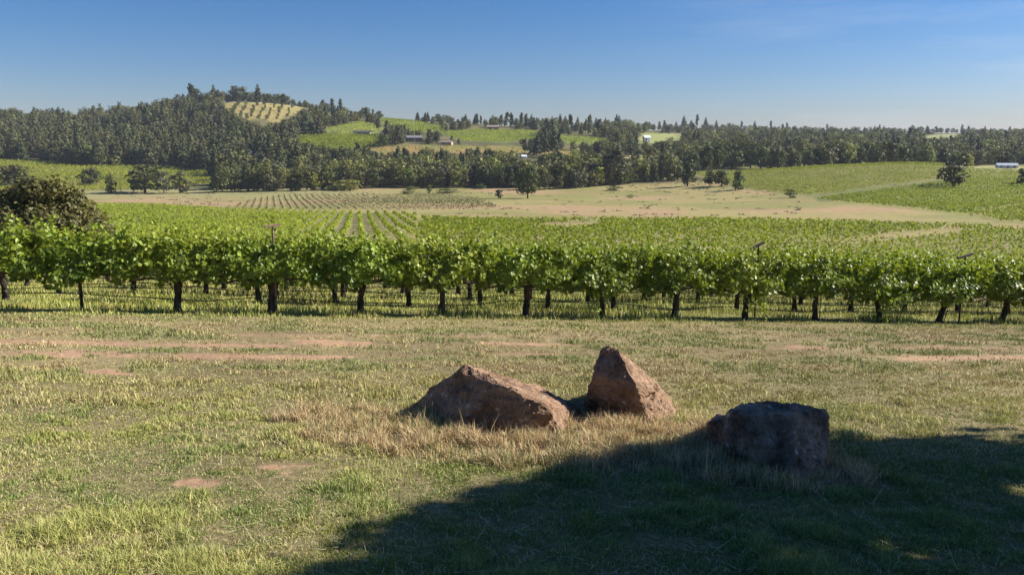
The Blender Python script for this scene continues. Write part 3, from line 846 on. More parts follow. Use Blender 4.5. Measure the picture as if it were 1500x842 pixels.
cands = []   # (D, x, y, z, u, v, Hm, Wm, kind, variant, mat, zone)
R_ = random.Random(11)
def add_tree(x, D, z, H, kd, mat, zone, wf=1.0, force=False):
    uu, vv = project(x, D, z); uu = float(uu); vv = float(vv)
    s = R_.randrange(4 if kd == 'conifer' else 3)
    V = PROTO[(kd, s)][0]
    k = H / 10.0 * wf
    Wm = (np.percentile(V[:, 0], 98) - np.percentile(V[:, 0], 2)) * k
    h = H * FPX / D; w_ = Wm * FPX / D
    if not force: H *= {'pine hill': 1.0, 'creek woods': 1.2, 'far ridge': 1.0}.get(zone, 1.0)
    k = H / 10.0 * wf
    Wm = (np.percentile(V[:, 0], 98) - np.percentile(V[:, 0], 2)) * k
    h = H * FPX / D; w_ = Wm * FPX / D
    if not force and covered(uu, vv, h, w_, D):
        return
    cands.append((D, x, D, z, uu, vv, H, Wm, kd, s, mat, zone, k))

def pick(u, v, D):
    r = R_.random()
    if u < 330 and v < 150: v = 173
    if u < 470 and D > 605 and v > 150:     # pine hill
        pc = 0.5 if v > 172 else 0.25
        if u > 330 and v < 195: pc = 0.3
        if r < pc:
            return 'conifer', M_PINE, R_.uniform(15, 25), "pine hill"
        return R_.choice(['round', 'spread', 'round', 'bush']), R_.choice([M_OAK, M_OLIVE, M_OLIVE, M_GREY, M_OAK]), R_.uniform(9, 17), "pine hill"
    if D < 610:                              # creek belt
        kd = R_.choice(['tall', 'round', 'airy', 'tall', 'spread'])
        mat = R_.choices([M_OAK, M_OLIVE, M_LIGHT, M_GREY, M_YEL, M_PINE], [30, 24, 18, 20, 3, 5])[0]
        if mat is M_PINE: return 'conifer', M_PINE, R_.uniform(10, 15), "creek woods"
        return kd, mat, R_.uniform(7.5, 12.5), "creek woods"
    if u >= 880:
        if r < 0.09: return R_.choice(['conifer', 'tallpine']), M_PINE, R_.uniform(11, 19), "far ridge"
        return R_.choice(['round', 'spread', 'spread', 'round']), R_.choices([M_OAK, M_OLIVE, M_GREY, M_LIGHT], [48, 28, 15, 9])[0], R_.uniform(8, 14), "far ridge"
    if r < 0.28: return R_.choice(['conifer', 'tallpine']), M_PINE, R_.uniform(11, 20), "middle hills"
    return R_.choice(['round', 'spread', 'tall']), R_.choices([M_OAK, M_OLIVE, M_GREY, M_LIGHT], [50, 26, 16, 8])[0], R_.uniform(7, 12), "middle hills"

# skyline rows
u = -60.0
while u < 1560:
    x, D, s_ = skyline(u)
    for q in range(2):
        D2 = D + R_.uniform(-30, 25); x2 = x / D * D2
        kd, mat, H, zone = pick(u, 100, D2)
        if kd == 'round': mat = M_OAK if mat is M_PINE else mat
        if 235 < u < 480 or u < 235: H = R_.uniform(8, 14) if u > 235 else R_.uniform(7, 15); kd = R_.choice(['round', 'spread', 'tall', 'round']); mat = M_OAK; zone = "pine hill"
        if 440 < u < 735: H *= 0.72; kd = 'round' if kd in ('conifer', 'tallpine') and R_.random() < .75 else kd
        if u > 900 and kd in ('conifer', 'tallpine'): H *= 1.15
        if 1335 < u < 1500 and R_.random() < 0.15: continue
        add_tree(x2, D2, float(ground_z(x2, D2)), H, kd, mat, zone)
    u += R_.uniform(5, 9)
for (u, vt, kd) in ((299, 124, 'tallpine'), (331, 124, 'conifer'), (305, 130, 'round'), (393, 123, 'conifer'), (360, 126, 'round'), (372, 126, 'round'), (993, 169, 'conifer'), (1012, 169, 'tallpine'), (1024, 171, 'conifer'), (1003, 176, 'conifer'),
        (1039, 176, 'conifer'), (898, 167, 'conifer'), (748, 166, 'tallpine'), (763, 166, 'tallpine'), (882, 172, 'conifer'), (1139, 180, 'tallpine'), (1093, 177, 'conifer'), (1116, 178, 'tallpine'), (1387, 183, 'tallpine'), (1317, 184, 'spread'), (1330, 185, 'round'), (860, 169, 'tallpine'), (843, 171, 'conifer'), (1075, 178, 'tallpine')):
    x, D, s_ = skyline(u)
    z = float(ground_z(x, D)); vb = float(project(x, D, z)[1])
    add_tree(x, D, z, (vb - vt) * D / FPX, kd, M_PINE if kd != 'round' else M_OAK, "skyline", 0.9, True)
u = 286.0
while u < 475:
    x, D, s_ = skyline(u)
    for q in range(2):
        D2 = D + 12 + 22 * q + R_.uniform(-8, 8); x2 = x / D * D2
        h_ = R_.uniform(10, 17) if 300 < u < 440 else R_.uniform(7, 11)
        add_tree(x2, D2, float(ground_z(x2, D2)), h_, R_.choice(['round', 'round', 'spread', 'tall']), R_.choice([M_OAK, M_OAK, M_OAK, M_GREY]), "skyline", 1.05, True)
    u += R_.uniform(5, 9)
# hedges of trees between the small vineyards
for pts, n, hh in (([(560, 210), (592, 214), (640, 214)], 12, 9), ([(655, 209), (700, 211), (760, 209), (800, 214)], 22, 8), ([(800, 218), (850, 222), (900, 224)], 20, 10), ([(410, 222), (470, 226), (540, 226)], 26, 9), ([(415, 205), (420, 190), (445, 184)], 16, 9), ([(690, 213), (683, 214)], 3, 15), ([(455, 186), (520, 180), (560, 178)], 14, 9)):
    for k in range(n):
        f = k / max(1, n - 1) * (len(pts) - 1); i = min(int(f), len(pts) - 2); f -= i
        u = pts[i][0] * (1 - f) + pts[i + 1][0] * f + R_.uniform(-4, 4); v = pts[i][1] * (1 - f) + pts[i + 1][1] * f + R_.uniform(-1, 2)
        x, D, z = hit(u, v, 538)
        kd, mat, H, zone = pick(u, v, max(D, 640))
        if kd in ('conifer',) and hh < 12: H *= .8
        add_tree(x, D, z, H * hh / 11, kd, mat, "middle hills")
# creek belt front
u = 318.0
while u < 905:
    vb = np.interp(u, [318, 480, 560, 690, 800, 900], [282, 279, 276, 275, 279, 272])
    for k in range(2):
        v = vb - R_.uniform(0, 7) * k - R_.uniform(0, 1.5)
        x, D, z = hit(u + R_.uniform(-5, 5), v, 400)
        if 690 < u < 760 and k == 0 and R_.random() < .5: continue
        kd, mat, H, zone = pick(u, v, D if D < 600 else 560)
        add_tree(x, D, z, H * np.interp(u, [310, 480, 700, 830, 900], [1.1, 1.0, 1.0, 0.95, 1.15]), kd, mat, "creek woods")
    u += R_.uniform(9, 15)
# pine hill lower edge
u = -60.0
while u < 330:
    v = np.interp(u, [-60, 60, 120, 200, 330], [233, 235, 243, 242, 250]) - R_.uniform(0, 4)
    x, D, z = hit(u, v, 538)
    if R_.random() < .6: add_tree(x, D, z, R_.uniform(14, 21), 'conifer', M_PINE, "pine hill")
    else: add_tree(x, D, z, R_.uniform(7, 10), 'round', R_.choice([M_OAK, M_OAK, M_LIGHT]), "pine hill")
    u += R_.uniform(6, 11)
# woods edge right behind the hillside vineyard
u = 1000.0
while u < 1560:
    D = R_.uniform(600, 680); t = (u - 750) / FPX / math.cos(PITCH); x = t * D
    add_tree(x, D, float(ground_z(x, D)), R_.uniform(9, 14) * (1.5 if u < 1400 else 1), R_.choice(['round', 'spread', 'tall']), R_.choices([M_OAK, M_LIGHT, M_GREY], [82, 10, 8])[0], "far ridge", force=(u < 1400))
    u += R_.uniform(5, 9)
    if 1368 < u < 1422: u = 1422.0
for k in range(5400):
    u = R_.uniform(-60, 1560)
    x, D, s_ = skyline(u)
    vtop = 421 - FPX * math.tan(math.atan(s_) + PITCH)
    v = R_.uniform(vtop, 277 if u < 1000 else 252)
    x, D, z = hit(u, v, 530 if u < 1000 else 600)
    if D > 2600: continue
    if 920 < u < 1010 and D < 545: continue
    kd, mat, H, zone = pick(u, v, D)
    add_tree(x, D, z, H, kd, mat, zone)
# orchard rows on the hill
for k in range(9):
    for q in range(8):
        f = q / 7
        u = 345 + k * 13.5 + (0.5 - f) * 16 + R_.uniform(-2, 2); v = 146 + f * 29 + R_.uniform(-.6, .6)
        if in_poly(np.array([u]), np.array([v]), ORCHARD)[0]:
            x, D, z = hit(u, v, 538)
            add_tree(x, D, z, R_.uniform(3.8, 6.8), 'round', M_LIGHT if R_.random() < .15 else M_OAK, "orchard", 0.95, True)

cands.sort(key=lambda c: c[0])
KINDNAME = {'conifer': ("pine_tree", "pine tree", "conifer"), 'tallpine': ("pine_tree", "pine tree", "open crowned pine"), 'round': ("oak_tree", "oak tree", "rounded tree"), 'spread': ("oak_tree", "oak tree", "broad spreading tree"), 'tall': ("oak_tree", "oak tree", "upright leafy tree"), 'airy': ("oak_tree", "oak tree", "thin crowned tree"), 'bush': ("oak_tree", "oak tree", "bush")}
MATWORD = {M_OAK.name: "dark green", M_LIGHT.name: "light green", M_GREY.name: "grey green", M_PINE.name: "dark", M_YEL.name: "yellow green", M_OLIVE.name: "olive green"}
ZONE = {"pine hill": ("in the dense wood on the pine hill", "trees on the pine hill"), "creek woods": ("in the creek woods behind the dry field", "trees of the creek woods"),
        "far ridge": ("in the woods covering the far right ridge", "trees on the far ridge"), "middle hills": ("among the small vineyards on the middle hills", "trees of the middle hills"),
        "skyline": ("rising above the wooded skyline", "tall trees on the skyline"), "orchard": ("in the rows on the tan hilltop orchard", "orchard trees on the hilltop")}
vis = []
for c in cands:
    f = occ_test(c[4], c[5], c[6] * FPX / c[0], c[7] * FPX / c[0], c[8])
    inside = -20 < c[4] < 1520
    vis.append(f if inside else 0.01)
area = [vis[i] * c[6] * c[7] * (FPX / c[0]) ** 2 for i, c in enumerate(cands)]
single = set()
for fam in (('conifer', 'tallpine'), ('round', 'spread', 'tall', 'airy', 'bush')):
    idx = [i for i, c in enumerate(cands) if c[8] in fam and vis[i] > 0.12 and area[i] > 8]
    idx.sort(key=lambda i: -area[i])
    single |= set(idx[:(292 if fam[0] == 'conifer' else 275)])
SV, SQ, ST, SM = [], [], [], []; so_ = 0
SMATS = [M_OLIVE, M_OAK, M_LIGHT, M_GREY, M_PINE, M_YEL, M_BARK]
for i, c in enumerate(cands):
    D, x, y, z, u, v, H, Wm, kd, s, mat, zone, k = c
    rz = R_.uniform(0, 6.28)
    sc = (k * R_.uniform(.9, 1.1), k * R_.uniform(.9, 1.1), H / 10.0)
    if i in single:
        nm, cat, kw = KINDNAME[kd]
        lab = f"{MATWORD[mat.name]} {kw} {ZONE[zone][0]}"
        tree_parts(nm, kd, s, mat, M_BARK, (x, y, z - .2), rz, sc, lab, cat, f"{kw}s {ZONE[zone][0]}")
    elif vis[i] > 0.02 or R_.random() < .25:
        V, Q, tint, tb = PROTO[(kd, s)]
        nq = len(Q); st = 1 if vis[i] > .1 else 2
        sel = np.arange(0, nq, st)
        vv = V.reshape(-1, 4, 3)[sel] * (1.0 if st == 1 else 1.2)
        vv = vv.reshape(-1, 3) * np.array(sc)
        cc, ss = math.cos(rz), math.sin(rz)
        vv = np.stack([vv[:, 0] * cc - vv[:, 1] * ss + x, vv[:, 0] * ss + vv[:, 1] * cc + y, vv[:, 2] + z - .2], 1)
        SV.append(vv); SQ.append(np.arange(len(sel) * 4).reshape(-1, 4) + so_); so_ += len(vv)
        ST.append(np.clip(tint[sel] + R_.uniform(-.22, .22), 0, 1)); SM.append(np.full(len(sel), SMATS.index(mat)))
link("forest", fast_mesh("forest", np.concatenate(SV), [np.concatenate(SQ)], SMATS, midx=np.concatenate(SM), fattr={"tint": np.concatenate(ST)}), None, "distant mixed wood of pines and oaks covering the hills", "wood", kind="stuff")

# ------------------------------------------------------------------ vines
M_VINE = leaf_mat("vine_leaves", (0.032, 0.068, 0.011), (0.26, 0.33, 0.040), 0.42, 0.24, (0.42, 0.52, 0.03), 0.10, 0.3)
M_VINEFAR = leaf_mat("far_vine_leaves", (0.12, 0.165, 0.018), (0.28, 0.325, 0.04), 0.65, 0.3, (0.42, 0.48, 0.03), 0.10, 0.1)
M_VBARK = noise_mat("vine_bark", (0.022, 0.017, 0.013), (0.085, 0.066, 0.052), 14.0, 0.95, 0.02, stretch=(1, 1, 0.3))
M_CORD = noise_mat("cordon_bark", (0.05, 0.035, 0.03), (0.16, 0.12, 0.10), 12.0, 0.95, 0.01)
M_STAKE = noise_mat("rusty_steel", (0.05, 0.035, 0.03), (0.14, 0.09, 0.065), 8.0, 0.7)
M_HOSE = noise_mat("black_hose", (0.012, 0.012, 0.013), (0.03, 0.03, 0.03), 5.0, 0.5)
M_WIRE = noise_mat("steel_wire", (0.16, 0.15, 0.14), (0.3, 0.29, 0.28), 5.0, 0.5, metal=0.6)
M_ARM = noise_mat("weathered_arm", (0.20, 0.12, 0.10), (0.33, 0.21, 0.18), 9.0, 0.85)
M_DARKARM = noise_mat("dark_arm", (0.03, 0.026, 0.024), (0.08, 0.07, 0.06), 9.0, 0.8)

_half = np.array([(0, 0), (0.30, -0.14), (0.52, 0.10), (0.40, 0.28), (0.55, 0.56), (0.26, 0.62), (0, 1.0)])
def vine_leaves(P, Nn, size, rng):
    n = len(P)
    a, b, nn = rot_frames(Nn, rng.uniform(0, 6.28, n))
    fold = rng.uniform(0.1, 0.5, n)
    out = []
    for (x, y) in list(_half) + [(-x, y) for x, y in _half[1:-1]]:
        droop = -0.18 * y * y
        out.append(P + size[:, None] * (a * x + b * (y - 0.4)) + nn * (size * (fold * abs(x) + droop))[:, None])
    V = np.stack(out, 1).reshape(-1, 3)
    i = np.arange(n)[:, None] * 12
    right = i + np.array([0, 1, 2, 3, 4, 5, 6]); left = i + np.array([0, 6, 11, 10, 9, 8, 7])
    return V, np.concatenate([right, left])

def canopy_points(rng, n, L_=1.12, bottom=0.74, top=1.62, shoots=11, hang=0):
    """leaf positions: a dense body on the cordon, upright and arching shoots, hanging shoots"""
    x = np.clip(rng.normal(0, .58, n), -L_, L_); m_ = rng.uniform(0, 1, n) < .22; x = np.where(m_, rng.uniform(-L_, L_, n), x)
    env = 1 - .55 * (np.abs(x) / L_) ** 2
    h = rng.uniform(0, 1, n) ** 0.9
    prof = 0.20 + 0.34 * np.sin(np.pi * np.clip(h * 0.85 + 0.12, 0, 1))
    ph = rng.uniform(0, 10)
    prof = prof * env * (0.75 + 0.5 * vnoise(x * 2.2 + ph, h * 2 + ph, 3))
    tp = top * (0.80 + 0.32 * vnoise(x * 2.6 + ph * 3, x * 0, 8)) * (.80 + .24 * env)
    bt = bottom - 0.34 * vnoise(x * 3.5 + ph, x * 0 + 2, 11) + 0.16 + .12 * (1 - env)
    y = rng.choice([-1, 1], n) * prof * (0.8 + 0.5 * vnoise(x * 4 + ph, h * 4, 5)) * np.sqrt(rng.uniform(0.12, 1, n)) + 0.0
    z = bt + (tp - bt) * h
    P = np.stack([x, y, z], 1)
    Nn = np.stack([rng.normal(0, .45, n), y / 0.35 * 0.9, 0.35 + 0.7 * h], 1) + rng.normal(0, 0.33, (n, 3))
    s = rng.uniform(0.07, 0.125, n)
    t = np.clip(0.36 + 0.30 * h + .55 * (vnoise(x * 3.2 + ph, h * 3 + y * 2, 15) - .5) + rng.normal(0, 0.2, n), 0, 1)  # clustered dark tint paints shaded gaps of the canopy into leaf colour
    Ps, Ns, Ss, Ts = [P], [Nn], [s], [t]
    canes = []
    for k in range(shoots):
        x0 = rng.uniform(-L_, L_); y0 = rng.uniform(-.25, .25)
        d = np.array([rng.normal(0, .25), rng.normal(0, .3) , 1.0]); l = rng.uniform(0.32, 0.85)
        q = np.linspace(0, 1, 9)[:, None]
        c = np.array([x0, y0, top * .86]) + q * d * l + np.array([d[0], d[1], -0.5]) * (q ** 2) * l * rng.uniform(0, .7)
        canes.append(c)
        m = 13; f = rng.uniform(0.1, 1, m)
        pp = np.stack([np.interp(f, q[:, 0], c[:, i]) for i in range(3)], 1) + rng.normal(0, .05, (m, 3))
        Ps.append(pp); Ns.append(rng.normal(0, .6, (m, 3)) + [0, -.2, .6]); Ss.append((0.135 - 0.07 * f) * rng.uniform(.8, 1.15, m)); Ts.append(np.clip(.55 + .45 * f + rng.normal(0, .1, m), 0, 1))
    for k in range(hang):
        x0 = rng.uniform(-.5, .5); l = rng.uniform(.45, .85)
        q = np.linspace(0, 1, 9)[:, None]
        c = np.array([x0, -0.32, bottom + .25]) + q * np.array([rng.normal(0, .15), -.15, -l])
        canes.append(c)
        m = 34; f = rng.uniform(0, 1, m)
        pp = np.stack([np.interp(f, q[:, 0], c[:, i]) for i in range(3)], 1) + rng.normal(0, .07, (m, 3))
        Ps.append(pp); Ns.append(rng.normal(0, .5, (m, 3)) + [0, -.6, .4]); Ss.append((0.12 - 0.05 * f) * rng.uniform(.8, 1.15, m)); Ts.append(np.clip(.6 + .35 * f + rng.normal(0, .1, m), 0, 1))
    return np.concatenate(Ps), np.concatenate(Ns), np.concatenate(Ss), np.concatenate(Ts), canes

def canopy_mesh(seed, n, **kw):
    rng = np.random.default_rng(seed)
    P, Nn, s, t, canes = canopy_points(rng, n, **kw)
    V, G = vine_leaves(P, Nn, s, rng)
    mb = MB()
    for c in canes:
        mb.tube(c, np.linspace(0.006, 0.002, len(c)), 4)
    for k in range(10):
        x0 = rng.uniform(-1, 1)
        mb.tube([(x0, 0, .76), (x0 + rng.normal(0, .1), rng.normal(0, .12), 1.1), (x0 + rng.normal(0, .2), rng.normal(0, .2), 1.5)], [.008, .006, .003], 4)
    CV = np.concatenate(mb.V); o = len(V)
    cq = np.concatenate(mb.Q) + o; ct = np.concatenate(mb.T) + o
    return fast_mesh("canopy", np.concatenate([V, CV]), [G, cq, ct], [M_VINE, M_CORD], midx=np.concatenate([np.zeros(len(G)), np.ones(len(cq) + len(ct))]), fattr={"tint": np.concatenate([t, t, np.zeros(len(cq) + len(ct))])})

def trunk_mb(seed, lean=0.0, thick=1.0, Ht=0.74):
    rng = np.random.default_rng(seed)
    z = np.linspace(-0.12, Ht, 14)
    f = np.clip(z / Ht, 0, 1)
    wob = 0.022
    path = np.stack([lean * f + wob * np.cumsum(rng.normal(0, .5, 14)) * f, wob * np.cumsum(rng.normal(0, .5, 14)) * f, z], 1)
    rad = thick * (0.062 + 0.03 * (1 - f) ** 4 + 0.018 * f ** 5 + rng.normal(0, .0045, 14))
    V, Q, T = tube(path, rad, 12)
    c = np.repeat(path, 12, 0); m = len(c)
    d = V[:m] - c
    a = np.arctan2(d[:, 1], d[:, 0])
    V[:m] = c + d * (1 + 0.28 * (vnoise(a * 1.6 + seed, V[:m, 2] * 9, seed) - .5) + 0.2 * (vnoise(a * 4 + seed, V[:m, 2] * 5, seed + 2) - .5))[:, None]
    return MB().add(V, Q, T), path[-1]
def cordon_mb(seed, top, lean):
    rng = np.random.default_rng(seed + 1)
    mb = MB()
    for s in (-1, 1):
        q = np.linspace(0, 1, 9)
        p = np.stack([top[0] + s * q * 1.0, top[1] * (1 - q), top[2] - .01 + 0.05 * np.sin(q * 3) + rng.normal(0, .008, 9)], 1)
        mb.tube(p, 0.042 - 0.02 * q + rng.normal(0, .003, 9), 8)
    return mb

ROWA = math.atan(0.232)
ROW0 = 18.64
SPACE = 3.05
def row_y(j, x):
    return ROW0 + SPACE * j / math.cos(ROWA) + 0.232 * x
FRONT_U = [-168, -22, 122, 261, 398, 528, 647, 770, 883, 987, 1092, 1194, 1288, 1375, 1467, 1552]
FRONT_LABEL = ["", "front row vine cut by the picture's left edge", "slim young front row vine with a thin rusty stake", "stout front row vine with a pale stake before its trunk, third from left",
    "front row vine below the reddish tilted crossarm", "front row vine between the crossarm vine and the slab boulder", "front row vine standing behind the left end of the slab boulder", "front row vine standing behind the slab boulder's right half",
    "front row vine directly behind the pointed boulder", "front row vine just right of the pointed boulder's peak", "front row vine with a long shoot trailing to the ground, below a dark crossarm", "front row vine above and behind the dark shaded boulder",
    "front row vine with leaves drooping low over its trunk", "front row vine with its trunk leaning right, below the second dark crossarm", "front row vine with leaning trunk near the picture's right edge", "front row vine cut by the picture's right edge"]
front_xy = []
for k, u in enumerate(FRONT_U):
    t = (u - 750.0) / FPX / (math.cos(PITCH) - 0.037 * math.sin(PITCH))
    y = ROW0 / (1 - 0.232 * t); x = t * y
    front_xy.append((x, y))
    if k == 0: continue
    z = float(ground_z(x, y))
    e = empty("grapevine", (x, y, z), FRONT_LABEL[k], "grapevine", "vines of the front row", (0, 0, ROWA))
    lean = {12: 0.02, 13: 0.16, 14: 0.17, 15: 0.15, 10: -0.02, 9: 0.03, 3: 0.03, 5: 0.04, 6: -.03}.get(k, 0.0)
    tm, top = trunk_mb(50 + k, lean, 0.45 if k == 2 else {3: 1.15, 4: 1.1}.get(k, 1.0), 0.66 if k > 11 else 0.74)
    link("trunk", tm.mesh("trunk", [M_VBARK], True), e)
    link("cordon", cordon_mb(50 + k, top, lean).mesh("cordon", [M_CORD], True), e)
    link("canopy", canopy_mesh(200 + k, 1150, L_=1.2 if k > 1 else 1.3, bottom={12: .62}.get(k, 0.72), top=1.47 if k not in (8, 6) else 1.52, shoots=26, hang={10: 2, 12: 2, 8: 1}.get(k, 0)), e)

CAN2 = [canopy_mesh(300 + k, 700, shoots=9) for k in range(5)]
TRK2 = []
for k in range(4):
    tm, top = trunk_mb(400 + k, RNG.uniform(-.05, .08))
    TRK2.append((tm.mesh("trunk", [M_VBARK], True), cordon_mb(400 + k, top, 0).mesh("cordon", [M_CORD], True)))
def simple_vine_mesh(seed, n):
    rng = np.random.default_rng(seed)
    P, Nn, s, t, _c = canopy_points(rng, n, shoots=8)
    V, Q = leaf_quads(P, Nn, s * 1.6, rng)
    tm, top = trunk_mb(seed, rng.uniform(-.05, .05))
    return fast_mesh("canopy", V, [Q], [M_VINEFAR], fattr={"tint": t}), tm.mesh("trunk", [M_VBARK], True)
SIMPLE = [simple_vine_mesh(500 + k, 330) for k in range(6)]

ORD = ["", "second", "third", "fourth", "fifth"]
n_ind = 15
rest_pts = []
for j in range(1, 84):
    yy0 = ROW0 + SPACE * j / math.cos(ROWA)
    x = -0.73 * yy0 - RNG.uniform(0, 1.9)
    step = 1.93 * math.cos(ROWA)
    while True:
        x += step
        y = row_y(j, x)
        if x > 0.72 * y: break
        if x < -0.72 * y: continue
        if (x - BUSHX) ** 2 + (y - BUSHY) ** 2 < 7 ** 2: continue
        z = float(ground_z(x, y))
        uu, vv = project(x, y, z + 0.8)
        pt = np.array([float(uu)]), np.array([float(vv)])
        if in_poly(*pt, GAP)[0] or in_poly(*pt, BARE_PATCH)[0]: continue
        vg = float(project(x, y, z)[1])
        if y > 66 and uu < 615: continue
        if vg < float(near_edge(uu)) + 1: continue
        if y > 60 and RNG.random() < .10: continue
        if RNG.random() < 0.03: continue
        if n_ind < 298 and y < 60 and j <= 13:
            n_ind += 1
            rot = (0, 0, ROWA + (math.pi if RNG.random() < .5 else 0)); sc = RNG.uniform(.92, 1.06)
            if j <= 2:
                e = empty("grapevine", (x, y, z), f"leafy vine with dark trunk in the {ORD[j]} row, behind the front row", "grapevine", f"vines of the {ORD[j]} row", rot, (1, 1, sc))
                a, b = TRK2[RNG.integers(4)]
                link("trunk", a, e); link("cordon", b, e); link("canopy", CAN2[RNG.integers(5)], e)
            else:
                near_ = j < 5
                e = empty("grapevine", (x, y, z), f"leafy green vine in the {'third or fourth row' if near_ else 'rows behind the fourth'} of the near vineyard", "grapevine", "vines of the third and fourth rows" if near_ else "vines of the rows farther back", rot, (1, .95, sc * .9) if near_ else (.82, .8, sc * .78))
                q = RNG.integers(6)
                link("trunk", SIMPLE[q][1], e); link("canopy", SIMPLE[q][0], e)
        else:
            rest_pts.append((x, y, z, ROWA))
print("individual vines", n_ind)

def vine_stuff(pts, fs, nfun, H=1.5, Wd=0.5, L_=1.0, seed=1, low=0.55):
    """many far vines in one mesh: a clump of leaf faces per vine"""
    rng = np.random.default_rng(seed)
    VV, TT = [], []
    vig = fbm(np.array([p[0] for p in pts]) / 22.0, np.array([p[1] for p in pts]) / 22.0, 77, 3) - .5
    for (x, y, z, a), vg_ in zip(pts, vig):
        n = nfun(y)
        px = rng.uniform(-L_, L_, n); h = rng.uniform(0, 1, n)
        py = rng.normal(0, Wd * .55, n) * (1.1 - .5 * h)
        pz = low + (H - low) * h
        ca, sa = math.cos(a), math.sin(a)
        P = np.stack([x + px * ca - py * sa, y + px * sa + py * ca, z + pz], 1)
        N_ = np.stack([-sa * np.sign(py) * .5, ca * np.sign(py) * .5, .4 + .5 * h], 1) + rng.normal(0, .28, (n, 3))
        VV.append((P, N_, np.full(n, fs(y)) * rng.uniform(.7, 1.3, n))); TT.append(np.clip(.45 + .25 * (h - .5) + rng.normal(0, .18, n) + rng.uniform(-.15, .15) + .9 * vg_, 0, 1))
    P = np.concatenate([a[0] for a in VV]); N_ = np.concatenate([a[1] for a in VV]); s = np.concatenate([a[2] for a in VV])
    V, Q = leaf_quads(P, N_, s, rng)
    return V, Q, np.concatenate(TT)

# rows running away from the viewer in the left half of the near slope
ta = math.atan2(1.0, -0.19)
ca_, sa_ = math.cos(ta), math.sin(ta)
for i in range(-95, 60):
    for q in np.arange(0, 300, 1.9):
        x = i * 2.8 + 10 + ca_ * q; y = 66 + sa_ * q
        if abs(x) > .74 * y: continue
        z = float(ground_z(x, y)); uu, vv = project(x, y, z)
        if uu > 610 + 0.4 * (vv - 300) * 0: continue
        if vv < float(near_edge(uu)) + 1: continue
        if (x - BUSHX) ** 2 + (y - BUSHY) ** 2 < 49: continue
        if RNG.random() < 0.06: continue
        rest_pts.append((x + RNG.normal(0, .15), y, z, ta))
def to_obj(name, arrs, mat, label, cat="vineyard"):
    o = 0; Vs, Qs, Ts = [], [], []
    for V, Q, T in arrs:
        Vs.append(V); Qs.append(Q + o); Ts.append(T); o += len(V)
    return link(name, fast_mesh(name, np.concatenate(Vs), [np.concatenate(Qs)], [mat], fattr={"tint": np.concatenate(Ts)}), None, label, cat, kind="stuff")
to_obj("vineyard_rows", [vine_stuff(rest_pts, lambda y: np.clip(0.0030 * y, .2, .62), lambda y: int(max(9, 30 * min(1.2, 75 / y))), 1.3, 0.42, 0.74, 3, .35)], M_VINEFAR, "sea of leafy vine rows sloping down behind the near rows")

def block(polys, ang, spacing, step, dmin, dmax, fs, nf, H, Wd, seed, miss=0.05, excl=()):
    """vine rows laid over a real patch of ground"""
    pts = []
    us = [p[0] for P in polys for p in P]; vs = [p[1] for P in polys for p in P]
    cs = [hit(u, v, dmin) for P in polys for u, v in P]
    cs = [(min(max(c[1], dmin), dmax) / c[1] * c[0], min(max(c[1], dmin), dmax)) for c in cs]
    c, s = math.cos(ang), math.sin(ang)
    A = [x * c + y * s for x, y in cs]; B = [-x * s + y * c for x, y in cs]
    a = np.arange(min(A), max(A), step); b = np.arange(min(B), max(B), spacing)
    AA, BB = np.meshgrid(a, b)
    rng = np.random.default_rng(seed)
    X = (AA * c - BB * s).ravel(); Y = (AA * s + BB * c).ravel()
    ok = (Y > dmin) & (Y < dmax)
    X, Y = X[ok], Y[ok]
    Z = ground_z(X, Y); u, v = project(X, Y, Z)
    m = np.zeros(len(X), bool)
    for P in polys: m |= in_poly(u, v, P)
    for P in excl: m &= ~in_poly(u, v, P)
    m &= rng.uniform(0, 1, len(X)) > miss
    X, Y, Z = X[m], Y[m], Z[m]
    pts = list(zip(X, Y, Z, np.full(len(X), ang)))
    return vine_stuff(pts, fs, lambda y: nf, H, Wd, step * .55, seed)
to_obj("hillside_vineyard", [block([F_H], math.radians(38), 4.2, 1.6, 330, 590, lambda y: .62, 11, 1.9, .42, 21)], M_VINEFAR, "rounded green vineyard block covering the hillside on the right")
to_obj("lower_vineyard", [block([F_I], math.radians(8), 3.6, 1.6, 225, 570, lambda y: .58, 11, 1.6, .42, 22),
     block([[(1420, 316), (1530, 296), (1530, 330), (1470, 326)]], math.radians(13), 3.2, 2.2, 140, 330, lambda y: .6, 12, 1.5, .5, 23)], M_VINEFAR, "yellow green vineyard block with a dark lower edge right of the dry field")
to_obj("left_vineyard", [block([F_G], math.radians(75), 3.0, 2.2, 490, 740, lambda y: .9, 8, 1.7, .5, 24, .1)], M_VINEFAR, "vineyard strip in front of the pine hill on the left")
to_obj("small_vineyards", [block([F_A], math.radians(20), 3.4, 2.6, 560, 1300, lambda y: 1.15, 8, 1.8, .6, 25), block([F_B], math.radians(70), 5, 3, 560, 1300, lambda y: 1.2, 6, 1.8, .5, 26),
     block([F_C], math.radians(30), 5, 3.2, 560, 1300, lambda y: 1.3, 6, 1.8, .5, 27), block([F_D], math.radians(60), 4.4, 3.2, 560, 1300, lambda y: 1.3, 7, 1.8, .5, 28), block([F_E], math.radians(30), 5, 3.2, 560, 1300, lambda y: 1.2, 6, 1.8, .5, 29), block([F_F], math.radians(40), 6, 4.0, 560, 1300, lambda y: 1.1, 5, 1.3, .6, 30, .25)], M_VINEFAR, "patchwork of small green vineyards on the middle hills")

